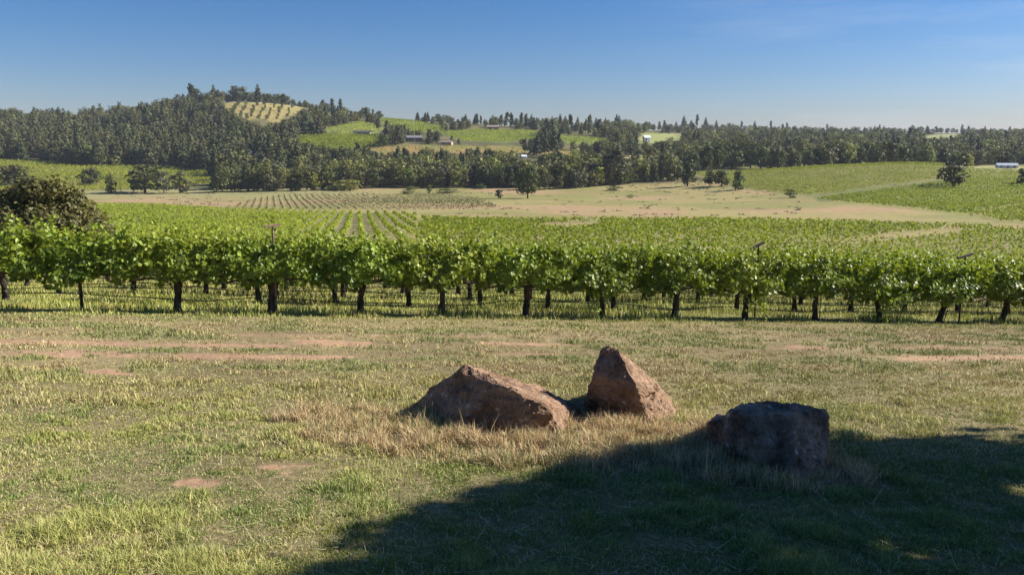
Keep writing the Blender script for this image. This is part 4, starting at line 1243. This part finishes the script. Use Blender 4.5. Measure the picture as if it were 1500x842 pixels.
# young vines on the dry valley floor
pts = []
tb_ = math.atan2(1.0, -0.30); cb_, sb_ = math.cos(tb_), math.sin(tb_)
for i in range(-55, 45):
    for q in np.arange(0, 230, 1.7):
        x = i * 3.1 + cb_ * q; y = 285 + sb_ * q
        z = float(ground_z(x, y)); uu, vv = project(x, y, z)
        if not in_poly(np.array([uu]), np.array([vv]), [(330, 306), (370, 292), (420, 285), (560, 285), (640, 284), (700, 290), (735, 304), (600, 308)])[0]: continue
        if RNG.random() < .15: continue
        pts.append((x, y, z, tb_))
to_obj("young_vines", [vine_stuff(pts, lambda y: .55, lambda y: 4, .8, .35, .8, 31, .05)], leaf_mat("young_vine_leaves", (0.07, 0.075, 0.03), (0.16, 0.16, 0.06), 0.6, .15, (.15, .15, .04), .1), "thin rows of young vines on the dry valley floor")
M_WEED = leaf_mat("field_weeds", (0.16, 0.15, 0.07), (0.30, 0.27, 0.13), 0.7, .1, (.2, .2, .08), .1)
# scattered scrub on the dry field
sc_pts = []
for k in range(300):
    u = RNG.uniform(640, 1180); v = RNG.uniform(270, 316)
    if u < 760 and v < 288: continue
    if RNG.random() > fbm(np.array([u / 40]), np.array([v / 9]), 71)[0] * 1.4 - .25: continue
    x, y, z = hit(u, v, 200)
    sc_pts.append((x, y, z, RNG.uniform(0, 3)))
for k in range(260):
    u = RNG.uniform(165, 720); v = RNG.uniform(281, 303)
    if v > near_edge(u) - 4 or (u > 340 and v > 285 and RNG.random() < .7): continue
    x, y, z = hit(u, v, 200); sc_pts.append((x, y, z, RNG.uniform(0, 3)))
for k in range(120):
    u = RNG.uniform(920, 1180); v = RNG.uniform(265, 283)
    x, y, z = hit(u, v, 200); sc_pts.append((x, y, z, RNG.uniform(0, 3)))
to_obj("scrub_weeds", [vine_stuff(sc_pts, lambda y: .8, lambda y: 7, .25, 1.0, 2.0, 32, .0)], M_WEED, "low grey green weeds dotted over the dry field", "weeds")

# ------------------------------------------------------------------ trellis: stakes, crossarm posts, hoses, wires
def stake(k, dx, h, label, pale=False, ry=0.0):
    x, y = front_xy[k]; x += dx; y += dx * 0.232 - 0.06
    z = float(ground_z(x, y))
    o = link("vine_stake", MB().tube([(0, 0, -0.15), (0, 0, h)], 0.011, 6).mesh("vine_stake", [M_WIRE if pale else M_STAKE]), None, label, "stake", "metal stakes along the front row", None, (x, y, z), (0, ry, 0))
stake(2, 0.0, .95, "thin rusty stake beside the slim young front row vine")
stake(3, .09, .45, "short pale stake leaning against the stout front row trunk", True, -0.12)
stake(4, .10, .8, "rusty stake beside the trunk below the reddish crossarm")
stake(7, .10, .8, "rusty stake by the vine behind the slab boulder's right half")
stake(9, .10, .8, "rusty stake by the vine right of the pointed boulder")
stake(11, .10, .8, "rusty stake by the vine behind the dark shaded boulder")
stake(13, .13, .8, "rusty stake by the leaning trunk under the second dark crossarm", False, .2)

def crossarm_post(u, vtop, D, h_arm, mat, yaw, tilt, label, La=0.5):
    p = PX(u, vtop, D); z = float(ground_z(p[0], p[1]))
    H = p[2] - z
    e = empty("crossarm_post", (p[0], p[1], z), label, "trellis post", "trellis posts with crossarms", (0, 0, 0))
    link("post", MB().box((0, 0, H / 2 - .1), (.035, .03, H + .2)).mesh("post", [mat]), e)
    link("crossarm", MB().box((0, 0, H + .02), (La, .075, .04), yaw, tilt * .3, -tilt).mesh("crossarm", [mat]), e)
crossarm_post(399, 332, 17.4, 0, M_ARM, 0.5, 0.1, "reddish crossarm post rising out of the front row canopy", .34)
crossarm_post(1111, 360, 20.3, 0, M_DARKARM, 0.35, 0.35, "dark tilted crossarm on a post above the trailing vine", .36)
crossarm_post(1414, 376, 21.6, 0, M_DARKARM, 0.3, 0.2, "dark tilted crossarm poking from the canopy near the right edge", .52)

def line_obj(name, j, height, rad, mat, sag, label, cat, seed, dy=0.0):
    rng = np.random.default_rng(seed)
    xs = np.arange(-0.74 * (ROW0 + j * 3.1), 0.78 * (ROW0 + j * 3.1), 0.22)
    ys = row_y(j, xs) + dy
    zs = ground_z(xs, ys) + height + sag * (vnoise(xs * 0.75, xs * 0, seed) - .5) * 2 + sag * .3 * (vnoise(xs * 2.6, xs * 0 + 4, seed) - .5)
    zs = zs - (fbm(xs * .5, ys * .5, 3, 3) - .5) * .05
    link(name, MB().tube(np.stack([xs, ys, zs], 1), rad, 6).mesh(name, [mat], True), None, label, cat)
ON = ["front", "second", "third"]
for j in range(3):
    line_obj("drip_hose", j, 0.33, 0.0105 if j == 0 else .010, M_HOSE, 0.085, f"black drip irrigation hose strung along the {ON[j]} row of vines", "hose", 81 + j, -.07)
    line_obj("trellis_wire", j, 0.60, 0.0045, M_STAKE, 0.012, f"thin dark wire stretched along the {ON[j]} row above the hose", "wire", 91 + j, -.03)
line_obj("trellis_wire", 0, 0.72, 0.0045, M_WIRE, 0.006, "upper steel wire carrying the cordons of the front row", "wire", 99, .05)

# ------------------------------------------------------------------ boulders
def rock_mat(name, a, b, dark, lichen):
    m, t, out, N, K = newmat(name)
    tx = N("ShaderNodeTexCoord")
    n = N("ShaderNodeTexNoise"); n.inputs['Scale'].default_value = 3.2; n.inputs['Detail'].default_value = 11; n.inputs['Roughness'].default_value = .68
    n2 = N("ShaderNodeTexNoise"); n2.inputs['Scale'].default_value = 22; n2.inputs['Detail'].default_value = 8; n2.inputs['Roughness'].default_value = .7
    vo = N("ShaderNodeTexVoronoi"); vo.inputs['Scale'].default_value = 11.0; vo.inputs['Randomness'].default_value = 1
    n3 = N("ShaderNodeTexNoise"); n3.inputs['Scale'].default_value = 4.0; n3.inputs['Detail'].default_value = 4
    for q in (n, n2, vo, n3): K(tx.outputs['Object'], q.inputs['Vector'])
    r = N("ShaderNodeMapRange"); r.inputs['From Min'].default_value = .40; r.inputs['From Max'].default_value = .64; K(n.outputs[0], r.inputs['Value'])
    mx = N("ShaderNodeMix"); mx.data_type = 'RGBA'; mx.inputs[6].default_value = (*a, 1); mx.inputs[7].default_value = (*b, 1); K(r.outputs[0], mx.inputs[0])
    r2 = N("ShaderNodeMapRange"); r2.inputs['From Min'].default_value = .52; r2.inputs['From Max'].default_value = .68; K(n2.outputs[0], r2.inputs['Value'])
    m2 = N("ShaderNodeMix"); m2.data_type = 'RGBA'; m2.inputs[7].default_value = (*dark, 1); K(mx.outputs[2], m2.inputs[6])
    mu = N("ShaderNodeMath"); mu.operation = 'MULTIPLY'; mu.inputs[1].default_value = .7; K(r2.outputs[0], mu.inputs[0]); K(mu.outputs[0], m2.inputs[0])
    # lichen: small pale spots, in patches
    ls = N("ShaderNodeMapRange"); ls.inputs['From Min'].default_value = .66; ls.inputs['From Max'].default_value = .60; wa = N("ShaderNodeMath"); wa.operation = 'MULTIPLY_ADD'; wa.inputs[1].default_value = .9; K(n2.outputs[0], wa.inputs[0]); K(vo.outputs['Distance'], wa.inputs[2]); K(wa.outputs[0], ls.inputs['Value'])
    lp = N("ShaderNodeMapRange"); lp.inputs['From Min'].default_value = .47; lp.inputs['From Max'].default_value = .56; K(n3.outputs[0], lp.inputs['Value'])
    lm = N("ShaderNodeMath"); lm.operation = 'MULTIPLY'; K(ls.outputs[0], lm.inputs[0]); K(lp.outputs[0], lm.inputs[1])
    lk = N("ShaderNodeMath"); lk.operation = 'MULTIPLY'; lk.inputs[1].default_value = lichen; K(lm.outputs[0], lk.inputs[0])
    m3 = N("ShaderNodeMix"); m3.data_type = 'RGBA'; m3.inputs[7].default_value = (.62, .62, .56, 1); K(m2.outputs[2], m3.inputs[6]); K(lk.outputs[0], m3.inputs[0])
    p = N("ShaderNodeBsdfPrincipled"); p.inputs['Roughness'].default_value = .9; p.inputs['Specular IOR Level'].default_value = .25
    b1 = N("ShaderNodeBump"); b1.inputs['Strength'].default_value = .9; b1.inputs['Distance'].default_value = .06; K(n2.outputs[0], b1.inputs['Height'])
    b2 = N("ShaderNodeBump"); b2.inputs['Strength'].default_value = .8; b2.inputs['Distance'].default_value = .06; K(n.outputs[0], b2.inputs['Height']); K(b1.outputs[0], b2.inputs['Normal'])
    K(b2.outputs[0], p.inputs['Normal']); K(m3.outputs[2], p.inputs['Base Color']); K(p.outputs[0], out.inputs['Surface'])
    return m
M_ROCK = rock_mat("red_brown_rock", (.22, .13, .08), (.50, .33, .215), (.055, .034, .024), .6)
M_ROCKD = rock_mat("dark_lichen_rock", (.15, .095, .062), (.56, .41, .30), (.035, .023, .017), 1.0)

def boulder(name, pts, mat, label, seed, amp=0.03, cuts=5, smooth=2):
    pts = [np.array(p) for p in pts]
    c = sum(pts) / len(pts)
    base = np.array([c[0], c[1], float(ground_z(c[0], c[1]))])
    bm_ = bmesh.new()
    for p in pts: bm_.verts.new(Vector(p - base))
    r = bmesh.ops.convex_hull(bm_, input=bm_.verts[:])
    junk = [g for g in r['geom_interior'] + r['geom_unused'] if isinstance(g, bmesh.types.BMVert)]
    if junk: bmesh.ops.delete(bm_, geom=list(set(junk)), context='VERTS')
    bmesh.ops.triangulate(bm_, faces=bm_.faces[:])
    for q in range(5):       # even out the mesh
        bmesh.ops.subdivide_edges(bm_, edges=bm_.edges[:], cuts=1, use_grid_fill=True)
    bm_.normal_update()
    off = Vector((seed * 3.7, seed * 1.3, seed))
    new = []
    for v in bm_.verts:
        p = v.co + off
        d = amp * .8 * mnoise.fractal(p * 2.6, 1.0, 2.0, 3)
        q_ = Vector((p.x * 2.2 + p.z * 1.5, p.y * 2.2, p.z * 5.5 - p.x * 2.0))       # bedding: thin broken layers
        d += amp * .7 * (mnoise.ridged_multi_fractal(q_, 1.0, 2.1, 4, 1.0, 2.0) - 1.2)
        d += amp * .75 * mnoise.fractal(p * 15, .65, 2.0, 5)
        # broken facets: each patch of the face sits on its own slightly tilted plane
        pc = p + Vector((mnoise.noise(p * 3), mnoise.noise(p * 3 + Vector((5, 1, 2))), mnoise.noise(p * 3 + Vector((1, 7, 3))))) * .12
        vd, vp = mnoise.voronoi(Vector((pc.x * 4.5, pc.y * 4.5, pc.z * 7.0)))
        cdir = Vector((mnoise.noise(vp[0] * 9.1), mnoise.noise(vp[0] * 7.3 + Vector((3, 3, 3))), mnoise.noise(vp[0] * 5.7 + Vector((9, 1, 4)))))
        d += amp * (2.0 * cdir.dot(Vector((pc.x * 4.5, pc.y * 4.5, pc.z * 7.0)) - vp[0]) + .7 * mnoise.noise(vp[0] * 3.3))
        new.append(v.co + v.normal * d)
    for v, q in zip(bm_.verts, new): v.co = q
    me = bpy.data.meshes.new(name); bm_.to_mesh(me); bm_.free()
    me.materials.append(mat)
    me.polygons.foreach_set('use_smooth', np.zeros(len(me.polygons), bool))
    return link(name, me, None, label, "boulder", None, None, base.tolist())
def below(p, d=.25):
    q = np.array(p, float).copy(); q[2] = float(ground_z(q[0], q[1])) - d; return q
G = lambda u, v, d=0.0: np.array(hit(u, v)) - np.array([0, 0, d])

r1 = [PX(681, 533, 7.3), PX(674, 545, 7.1), PX(742, 568, 6.72), PX(792, 590, 6.64), PX(745, 553, 7.9), PX(800, 571, 7.9), PX(832, 585, 7.7), G(866, 604, .05), G(838, 629, .1), G(720, 637, .1), G(640, 626, .1), G(598, 594, .06), PX(626, 572, 7.4), PX(700, 545, 8.0), PX(770, 580, 6.64)]
r1 += [below(p) for p in r1[7:12]] + [below(r1[5]), below(r1[13])]
boulder("boulder", r1, M_ROCK, "long slab boulder lying low with a tilted sunlit top", 1, .021)
r2 = [PX(892, 507, 7.55), PX(905, 513, 7.45), PX(880, 512, 7.7), PX(868, 550, 7.4), G(857, 594, .05), G(958, 620, .05), PX(930, 560, 7.25), G(998, 608, .05), PX(960, 560, 7.6), PX(925, 530, 7.8), G(900, 596, .05) + [0, 1.0, -.1], G(985, 590) + [0, .25, 0]]
r2 += [below(r2[4]), below(r2[5]), below(r2[7]), below(r2[10]), below(r2[11])]
boulder("boulder", r2, M_ROCK, "upright pointed boulder with a sunlit right face", 2, .016)
r3 = [PX(1068, 603, 5.95), PX(1098, 591, 6.05), PX(1160, 592, 6.0), PX(1206, 602, 5.95), PX(1163, 606, 5.6), PX(1080, 606, 5.75), G(1052, 655, .05), G(1108, 694, .05), G(1170, 709, .05), PX(1214, 660, 5.75), G(1205, 699, .05), PX(1212, 612, 5.9), PX(1205, 601, 6.5), PX(1110, 590, 6.5), G(1210, 670) + [0, .35, 0], G(1060, 655) + [0, .6, 0], PX(1165, 650, 5.5), PX(1060, 635, 5.85)]
r3 += [below(p) for p in (r3[6], r3[7], r3[8], r3[10], r3[14], r3[15])]
boulder("boulder", r3, M_ROCKD, "blocky dark boulder with white lichen spots in the tree shade", 3, .02)
r4 = [PX(1040, 617, 6.25), PX(1058, 613, 6.3), PX(1070, 616, 6.3), G(1034, 640, .03), G(1045, 650, .03), G(1072, 648, .03), PX(1070, 622, 6.1), PX(1040, 620, 6.5), PX(1066, 618, 6.6)]
r4 += [below(p) for p in r4[3:6]] + [below(p) for p in r4[7:9]]
boulder("rock", r4, M_ROCKD, "small rounded rock tucked against the dark boulder", 4, .014)

# ------------------------------------------------------------------ grass
M_GRASS = attr_mat("grass_blades", .6, .14, .35)
M_STRAW = attr_mat("dry_grass_blades", .7, .15, .25)
def blades(X, Y, h, wdt, lean, col, rng, z0=None, flat=False):
    n = len(X)
    Z = ground_z(X, Y) if z0 is None else z0
    a = rng.uniform(0, 6.283, n)
    dx, dy = np.cos(a), np.sin(a)
    f = rng.uniform(0, 6.283, n)       # facing of the blade's width
    wx, wy = np.cos(f) * wdt * .5, np.sin(f) * wdt * .5
    l1 = lean * (1.0 if flat else .35); l2 = lean
    hz1 = np.cos(np.minimum(l1, 1.5)); hz2 = np.cos(np.minimum(l2, 1.52))
    mx, my, mz = X + dx * h * .5 * np.sin(l1), Y + dy * h * .5 * np.sin(l1), Z + h * .5 * hz1
    tx, ty, tz = mx + dx * h * .5 * np.sin(l2), my + dy * h * .5 * np.sin(l2), mz + h * .5 * hz2
    V = np.empty((n, 5, 3), np.float32)
    V[:, 0] = np.stack([X - wx, Y - wy, Z - .004], 1); V[:, 1] = np.stack([X + wx, Y + wy, Z - .004], 1)
    V[:, 2] = np.stack([mx + wx * .8, my + wy * .8, mz], 1); V[:, 3] = np.stack([mx - wx * .8, my - wy * .8, mz], 1)
    V[:, 4] = np.stack([tx, ty, tz], 1)
    i = np.arange(n)[:, None] * 5
    Q = i + np.array([0, 1, 2, 3]); T = i + np.array([3, 2, 4])
    c = np.concatenate([col, col])
    return V.reshape(-1, 3), Q, T, c
def grass_obj(name, arr, mat, label):
    V, Q, T, c = arr
    link(name, fast_mesh(name, V, [Q, T], [mat], fattr={"albedo": c}), None, label, "grass", kind="stuff")
def lerpc(a, b, k):
    return a * (1 - k[:, None]) + np.array(b)[None, :] * k[:, None]
def rock_zone(X, Y):
    """dry uncut grass around the boulders"""
    n = fbm(X / .5, Y / .5, 61, 3) - .5
    d = np.minimum.reduce([((X + .15) / 1.8) ** 2 + ((Y - 6.6 + .10 * X) / .9) ** 2, ((X - 1.35) / 1.15) ** 2 + ((Y - 6.5) / .95) ** 2, ((X - 1.9) / .85) ** 2 + ((Y - 5.8) / .6) ** 2])
    return 1 - sstep(.55, 1.25, d + n * 1.3)

def lawn(N=640000):
    rng = np.random.default_rng(3)
    # areal density ~ D^-2.3
    p = 1 - 1.35; d0, d1 = 2.9, 21.5
    D = (d0 ** p + rng.uniform(0, 1, N) * (d1 ** p - d0 ** p)) ** (1 / p)
    t = rng.uniform(-.80, .80, N)
    X = t * D; Y = D
    ok = Y < 18.3 + .232 * X
    X, Y, D = X[ok], Y[ok], D[ok]
    bm_ = bare_mask(X, Y)
    big = fbm(X / 1.3, Y / 1.3, 51, 4); sm = fbm(X / .22, Y / .22, 52, 3); mid = fbm(X / .5 + 4, Y / .5, 53, 3)
    far = sstep(8.0, 11.5, Y - .2 * X)
    keep = rng.uniform(0, 1, len(X)) > np.clip(bm_ * 1.05 + .62 * (1 - sstep(.38, .58, sm)) + .25 * far * sstep(.45, .6, mid), 0, .985)
    X, Y, D, big, sm, mid, far = [a[keep] for a in (X, Y, D, big, sm, mid, far)]
    n = len(X)
    rz = rock_zone(X, Y); pat = fbm(X / 1.1, Y / .55, 57, 4)
    tuft = sstep(.42, .72, sm)
    h = (.014 + .045 * tuft * sstep(.3, .65, mid) + .028 * sstep(.35, .7, mid) + .02 * sstep(.45, .7, big)) * rng.uniform(.6, 1.35, n) * (1 - .25 * far)
    h = h + far * .03 * sstep(.5, .64, pat)
    h = h * (1 + .35 * sstep(17.2, 18.2, Y - .232 * X))
    wdt = np.maximum(.0042, D * .00105) * rng.uniform(.7, 1.3, n)
    lean = np.clip(rng.normal(1.1, .42, n) - .25 * tuft, .1, 1.55)
    col = np.tile(np.array([.30, .335, .072]), (n, 1))
    col = lerpc(col, (.165, .25, .06), sstep(.45, .62, fbm(X / .8, Y / .8, 54, 3)) * .8)
    col = lerpc(col, (.44, .45, .14), sstep(.45, .65, mid) * .55)
    dry = np.clip(.36 + .40 * sstep(.40, .62, big) + .30 * far + rng.normal(0, .12, n) - .15 * tuft, 0, 1)
    # greener grass by the oak, also painted darker to deepen its cast shadow
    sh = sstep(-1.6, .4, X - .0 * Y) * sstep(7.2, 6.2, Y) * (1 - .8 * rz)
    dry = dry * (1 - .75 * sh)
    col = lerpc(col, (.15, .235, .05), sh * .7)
    pick_ = rng.uniform(0, 1, n)
    col = lerpc(col, (.60, .51, .245), (pick_ < dry * .78).astype(float) * rng.uniform(.55, 1, n))
    col = lerpc(col, (.30, .20, .11), ((pick_ > .93) | (far * (sm > .5) * (pick_ > .55) > 0)).astype(float) * rng.uniform(.4, .9, n))
    col = lerpc(col, (.17, .23, .06), far * sstep(.5, .62, pat) * .75)
    col = lerpc(col, (.40, .27, .165), far * sstep(.46, .36, pat) * .55)
    yel = sstep(15.0, 17.5, Y - .232 * X)
    col = lerpc(col, (.36, .36, .12), yel * .45)
    col = lerpc(col, (.56, .44, .23), rz * .7)
    col *= rng.uniform(.75, 1.25, (n, 1))
    return blades(X, Y, h, wdt, lean, col, rng)
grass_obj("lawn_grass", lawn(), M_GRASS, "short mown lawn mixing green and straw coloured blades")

def rough(N=150000):
    """tall yellow green grass between and under the vines"""
    rng = np.random.default_rng(4)
    p = 1 - 1.6; d0, d1 = 15.0, 62.0
    D = (d0 ** p + rng.uniform(0, 1, N) * (d1 ** p - d0 ** p)) ** (1 / p)
    t = rng.uniform(-.76, .76, N); X = t * D; Y = D
    q = Y - .232 * X - ROW0
    ok = q > -.75
    X, Y, D, q = X[ok], Y[ok], D[ok], q[ok]
    n = len(X)
    nn_ = fbm(X / 1.2, Y / .6, 65, 3)
    rowd = np.abs(((q / (SPACE / math.cos(ROWA)) + .5) % 1) - .5) * SPACE       # distance from the nearest row
    under = np.exp(-(rowd / .45) ** 2)
    h = (.05 + .09 * sstep(.4, .65, nn_) + .16 * under * sstep(.42, .62, nn_)) * rng.uniform(.5, 1.4, n)
    h = np.where(q < -.35, h * .6, h)
    wdt = np.maximum(.006, D * .00095) * rng.uniform(.7, 1.3, n)
    lean = np.clip(rng.normal(.6, .35, n), 0, 1.5)
    col = np.tile(np.array([.36, .39, .075]), (n, 1))
    col = lerpc(col, (.15, .21, .04), sstep(.5, .66, fbm(X / .9, Y / .7, 66, 3)) * (.5 + .5 * under))
    col = lerpc(col, (.50, .47, .20), (rng.uniform(0, 1, n) < .32).astype(float) * .85)
    col = lerpc(col, (.36, .25, .10), sstep(.6, .72, fbm(X / .7, Y / .5, 67, 3)) * .5)
    col *= rng.uniform(.75, 1.25, (n, 1))
    return blades(X, Y, h, wdt, lean, col, rng)
grass_obj("vineyard_grass", rough(), M_GRASS, "lush yellow green grass growing under and between the vine rows")

def straw(N=150000):
    rng = np.random.default_rng(6)
    X = rng.uniform(-2.2, 3.1, N); Y = rng.uniform(4.9, 8.0, N)
    k = rock_zone(X, Y)
    cl = fbm(X / .16, Y / .16, 68, 2)
    ok = rng.uniform(0, 1, N) < k * (.25 + 1.1 * sstep(.4, .62, cl))
    X, Y, cl = X[ok], Y[ok], cl[ok]
    n = len(X)
    h = rng.uniform(.05, .13, n) * (.6 + .8 * sstep(.4, .65, cl)); h = np.where(rng.uniform(0, 1, n) < .04, h * 1.7, h)
    col = np.tile(np.array([.60, .45, .24]), (n, 1))
    col = lerpc(col, (.72, .60, .36), (rng.uniform(0, 1, n) < .35).astype(float))
    col = lerpc(col, (.40, .24, .12), (rng.uniform(0, 1, n) < .2).astype(float))
    col = lerpc(col, (.17, .21, .06), (rng.uniform(0, 1, n) < .10 + .3 * sstep(.55, .7, fbm(X / .4, Y / .4, 69, 2))).astype(float))
    col *= rng.uniform(.75, 1.2, (n, 1))
    A = blades(X, Y, h, np.full(n, .0055) * rng.uniform(.7, 1.3, n), np.clip(rng.normal(.95, .5, n), 0, 1.55), col, rng)
    # loose cut stems lying over the lawn
    m = 12000
    D = np.exp(rng.uniform(math.log(3.3), math.log(16), m)); t = rng.uniform(-.75, .75, m)
    B = blades(t * D, D, np.where(rng.uniform(0, 1, m) < .06, rng.uniform(.12, .3, m), rng.uniform(.025, .10, m)), np.maximum(.0035, D * .0007), rng.uniform(1.3, 1.55, m), np.tile(np.array([.56, .48, .28]), (m, 1)) * rng.uniform(.7, 1.15, (m, 1)), rng, ground_z(t * D, D) + rng.uniform(.02, .045, m), True)
    o = len(A[0])
    V = np.concatenate([A[0], B[0]]); Q = np.concatenate([A[1], B[1] + o]); T = np.concatenate([A[2], B[2] + o])
    na, nb = n, m
    c = np.concatenate([A[3][:na], B[3][:nb], A[3][na:], B[3][nb:]])
    return V, Q, T, c
grass_obj("dry_grass", straw(), M_STRAW, "dry straw coloured uncut grass tangled around the boulders")

# ------------------------------------------------------------------ the shade tree outside the frame on the right
def shade_tree():
    rng = np.random.default_rng(17)
    x0, y0 = 11.6, 3.3; z0 = float(ground_z(x0, y0))
    tb = MB()
    tb.tube([(0, 0, -.4), (.1, .1, 1.2), (0, .2, 2.6), (.2, .1, 4.5)], [.45, .34, .28, .16], 12)
    Ps, Ns = [], []
    def lobe(c, r, n):
        d = rng.normal(0, 1, (n, 3)); d /= np.linalg.norm(d, axis=1)[:, None]
        Ps.append(np.array(c) + d * np.array(r) * rng.uniform(.2, 1, (n, 1)) ** .45 * np.where(rng.uniform(0, 1, (n, 1)) < .14, rng.uniform(1, 1.55, (n, 1)), 1)); Ns.append(d + [0, 0, .3])
        tb.tube([(0, .1, 2.2), np.array(c) * .5 + np.array([0, 0, 1.2]), c], [.14, .08, .02], 6)
    return x0, y0, z0, tb, lobe, Ps, Ns, rng
x0, y0, z0, tb, lobe, Ps, Ns, rng = shade_tree()
# lobes placed so that their shadows (cast along the sun) reach the lawn spots given by (X, Y, radius)
cot = 1 / math.tan(SUN_EL)
for (sx, sy, r, hgt) in ((4.4, 3.2, 1.9, 5.2), (2.6, 3.4, 1.5, 5.0), (3.6, 5.0, 1.6, 5.6), (2.5, 5.05, 1.0, 5.2), (5.2, 5.6, 1.6, 5.0), (1.2, 3.2, 1.05, 4.8), (1.5, 4.4, .9, 5.2), (.35, 3.35, .75, 5.4), (4.0, 6.55, .62, 5.2), (5.6, 6.6, .7, 5.4),
                         (2.2, 1.6, 1.8, 5.0), (4.2, 1.2, 2.0, 5.8), (0.4, 1.8, 1.3, 6.2), (-.3, 2.6, .75, 6.6), (6.0, 3.6, 1.8, 6.6), (5.0, 2.6, 1.6, 7.0), (3.2, 4.2, 1.2, 6.6), (-.55, 3.45, .45, 6.4), (6.3, 5.2, 1.3, 5.6),
                         (-.15, 4.15, .55, 5.6), (.15, 4.65, .5, 5.8), (.6, 5.0, .55, 5.4), (1.0, 5.5, .55, 5.2), (1.5, 5.85, .6, 5.0), (2.0, 6.15, .65, 5.3), (2.7, 6.3, .6, 5.5), (3.3, 6.35, .6, 5.1), (1.9, 5.3, .8, 5.7), (2.9, 5.7, .8, 5.9), (.7, 4.2, .8, 5.2)):
    gz = float(ground_z(sx, sy))
    L_ = (hgt + z0 - gz) / math.sin(SUN_EL)
    c = np.array([sx, sy, gz]) + np.array(SUN) * L_ - np.array([x0, y0, z0])
    lobe(c, (r * .95, r, r * .8), int(640 * r * r))
P = np.concatenate(Ps); Nl = np.concatenate(Ns)
# leaves cut out of the crown so sun flecks land on chosen lawn spots
gx = P[:, 0] + x0 - (P[:, 2] + z0 + 1.1) * SUN[0] / SUN[2]; gy = P[:, 1] + y0 - (P[:, 2] + z0 + 1.1) * SUN[1] / SUN[2]
gap = ((gx - 3.45) ** 2 + ((gy - 5.30) / .8) ** 2 < .16) | (fbm(gx * 1.6, gy * 1.6, 88, 3) > .80)
P = P[~gap]; Nl = Nl[~gap]; n = len(P)
V, Q = leaf_quads(P, Nl + rng.normal(0, .5, (n, 3)), rng.uniform(.17, .36, n), rng)
e = empty("shade_oak", (x0, y0, z0), "large leafy oak beside the lawn that shades the dark boulder", "tree")
link("crown", crown_mesh("crown", V, Q, np.clip(.5 + rng.normal(0, .22, n), 0, 1), M_OAK), e)
link("trunk", tb.mesh("trunk", [M_BARK], True), e)

# ------------------------------------------------------------------ valley haze
HAZE = 0.00007
if HAZE > 0:
    m, t, out, N, K = newmat("haze_air")
    pv = N("ShaderNodeVolumePrincipled"); pv.inputs['Density'].default_value = HAZE; pv.inputs['Color'].default_value = (.78, .86, 1.0, 1); pv.inputs['Anisotropy'].default_value = 0.0
    K(pv.outputs[0], out.inputs['Volume'])
    zs = [v.co.z for o in COL.objects if o.name.startswith(("ground", "hills")) and o.type == 'MESH' for v in o.data.vertices]
    zl, zh = min(zs) - 1.0, max(zs) + 34
    link("haze", MB().box((0, 0, (zl + zh) / 2), (9900, 9900, zh - zl)).mesh("haze", [m]), None, "thin blue summer haze over the valley", "haze", kind="stuff")
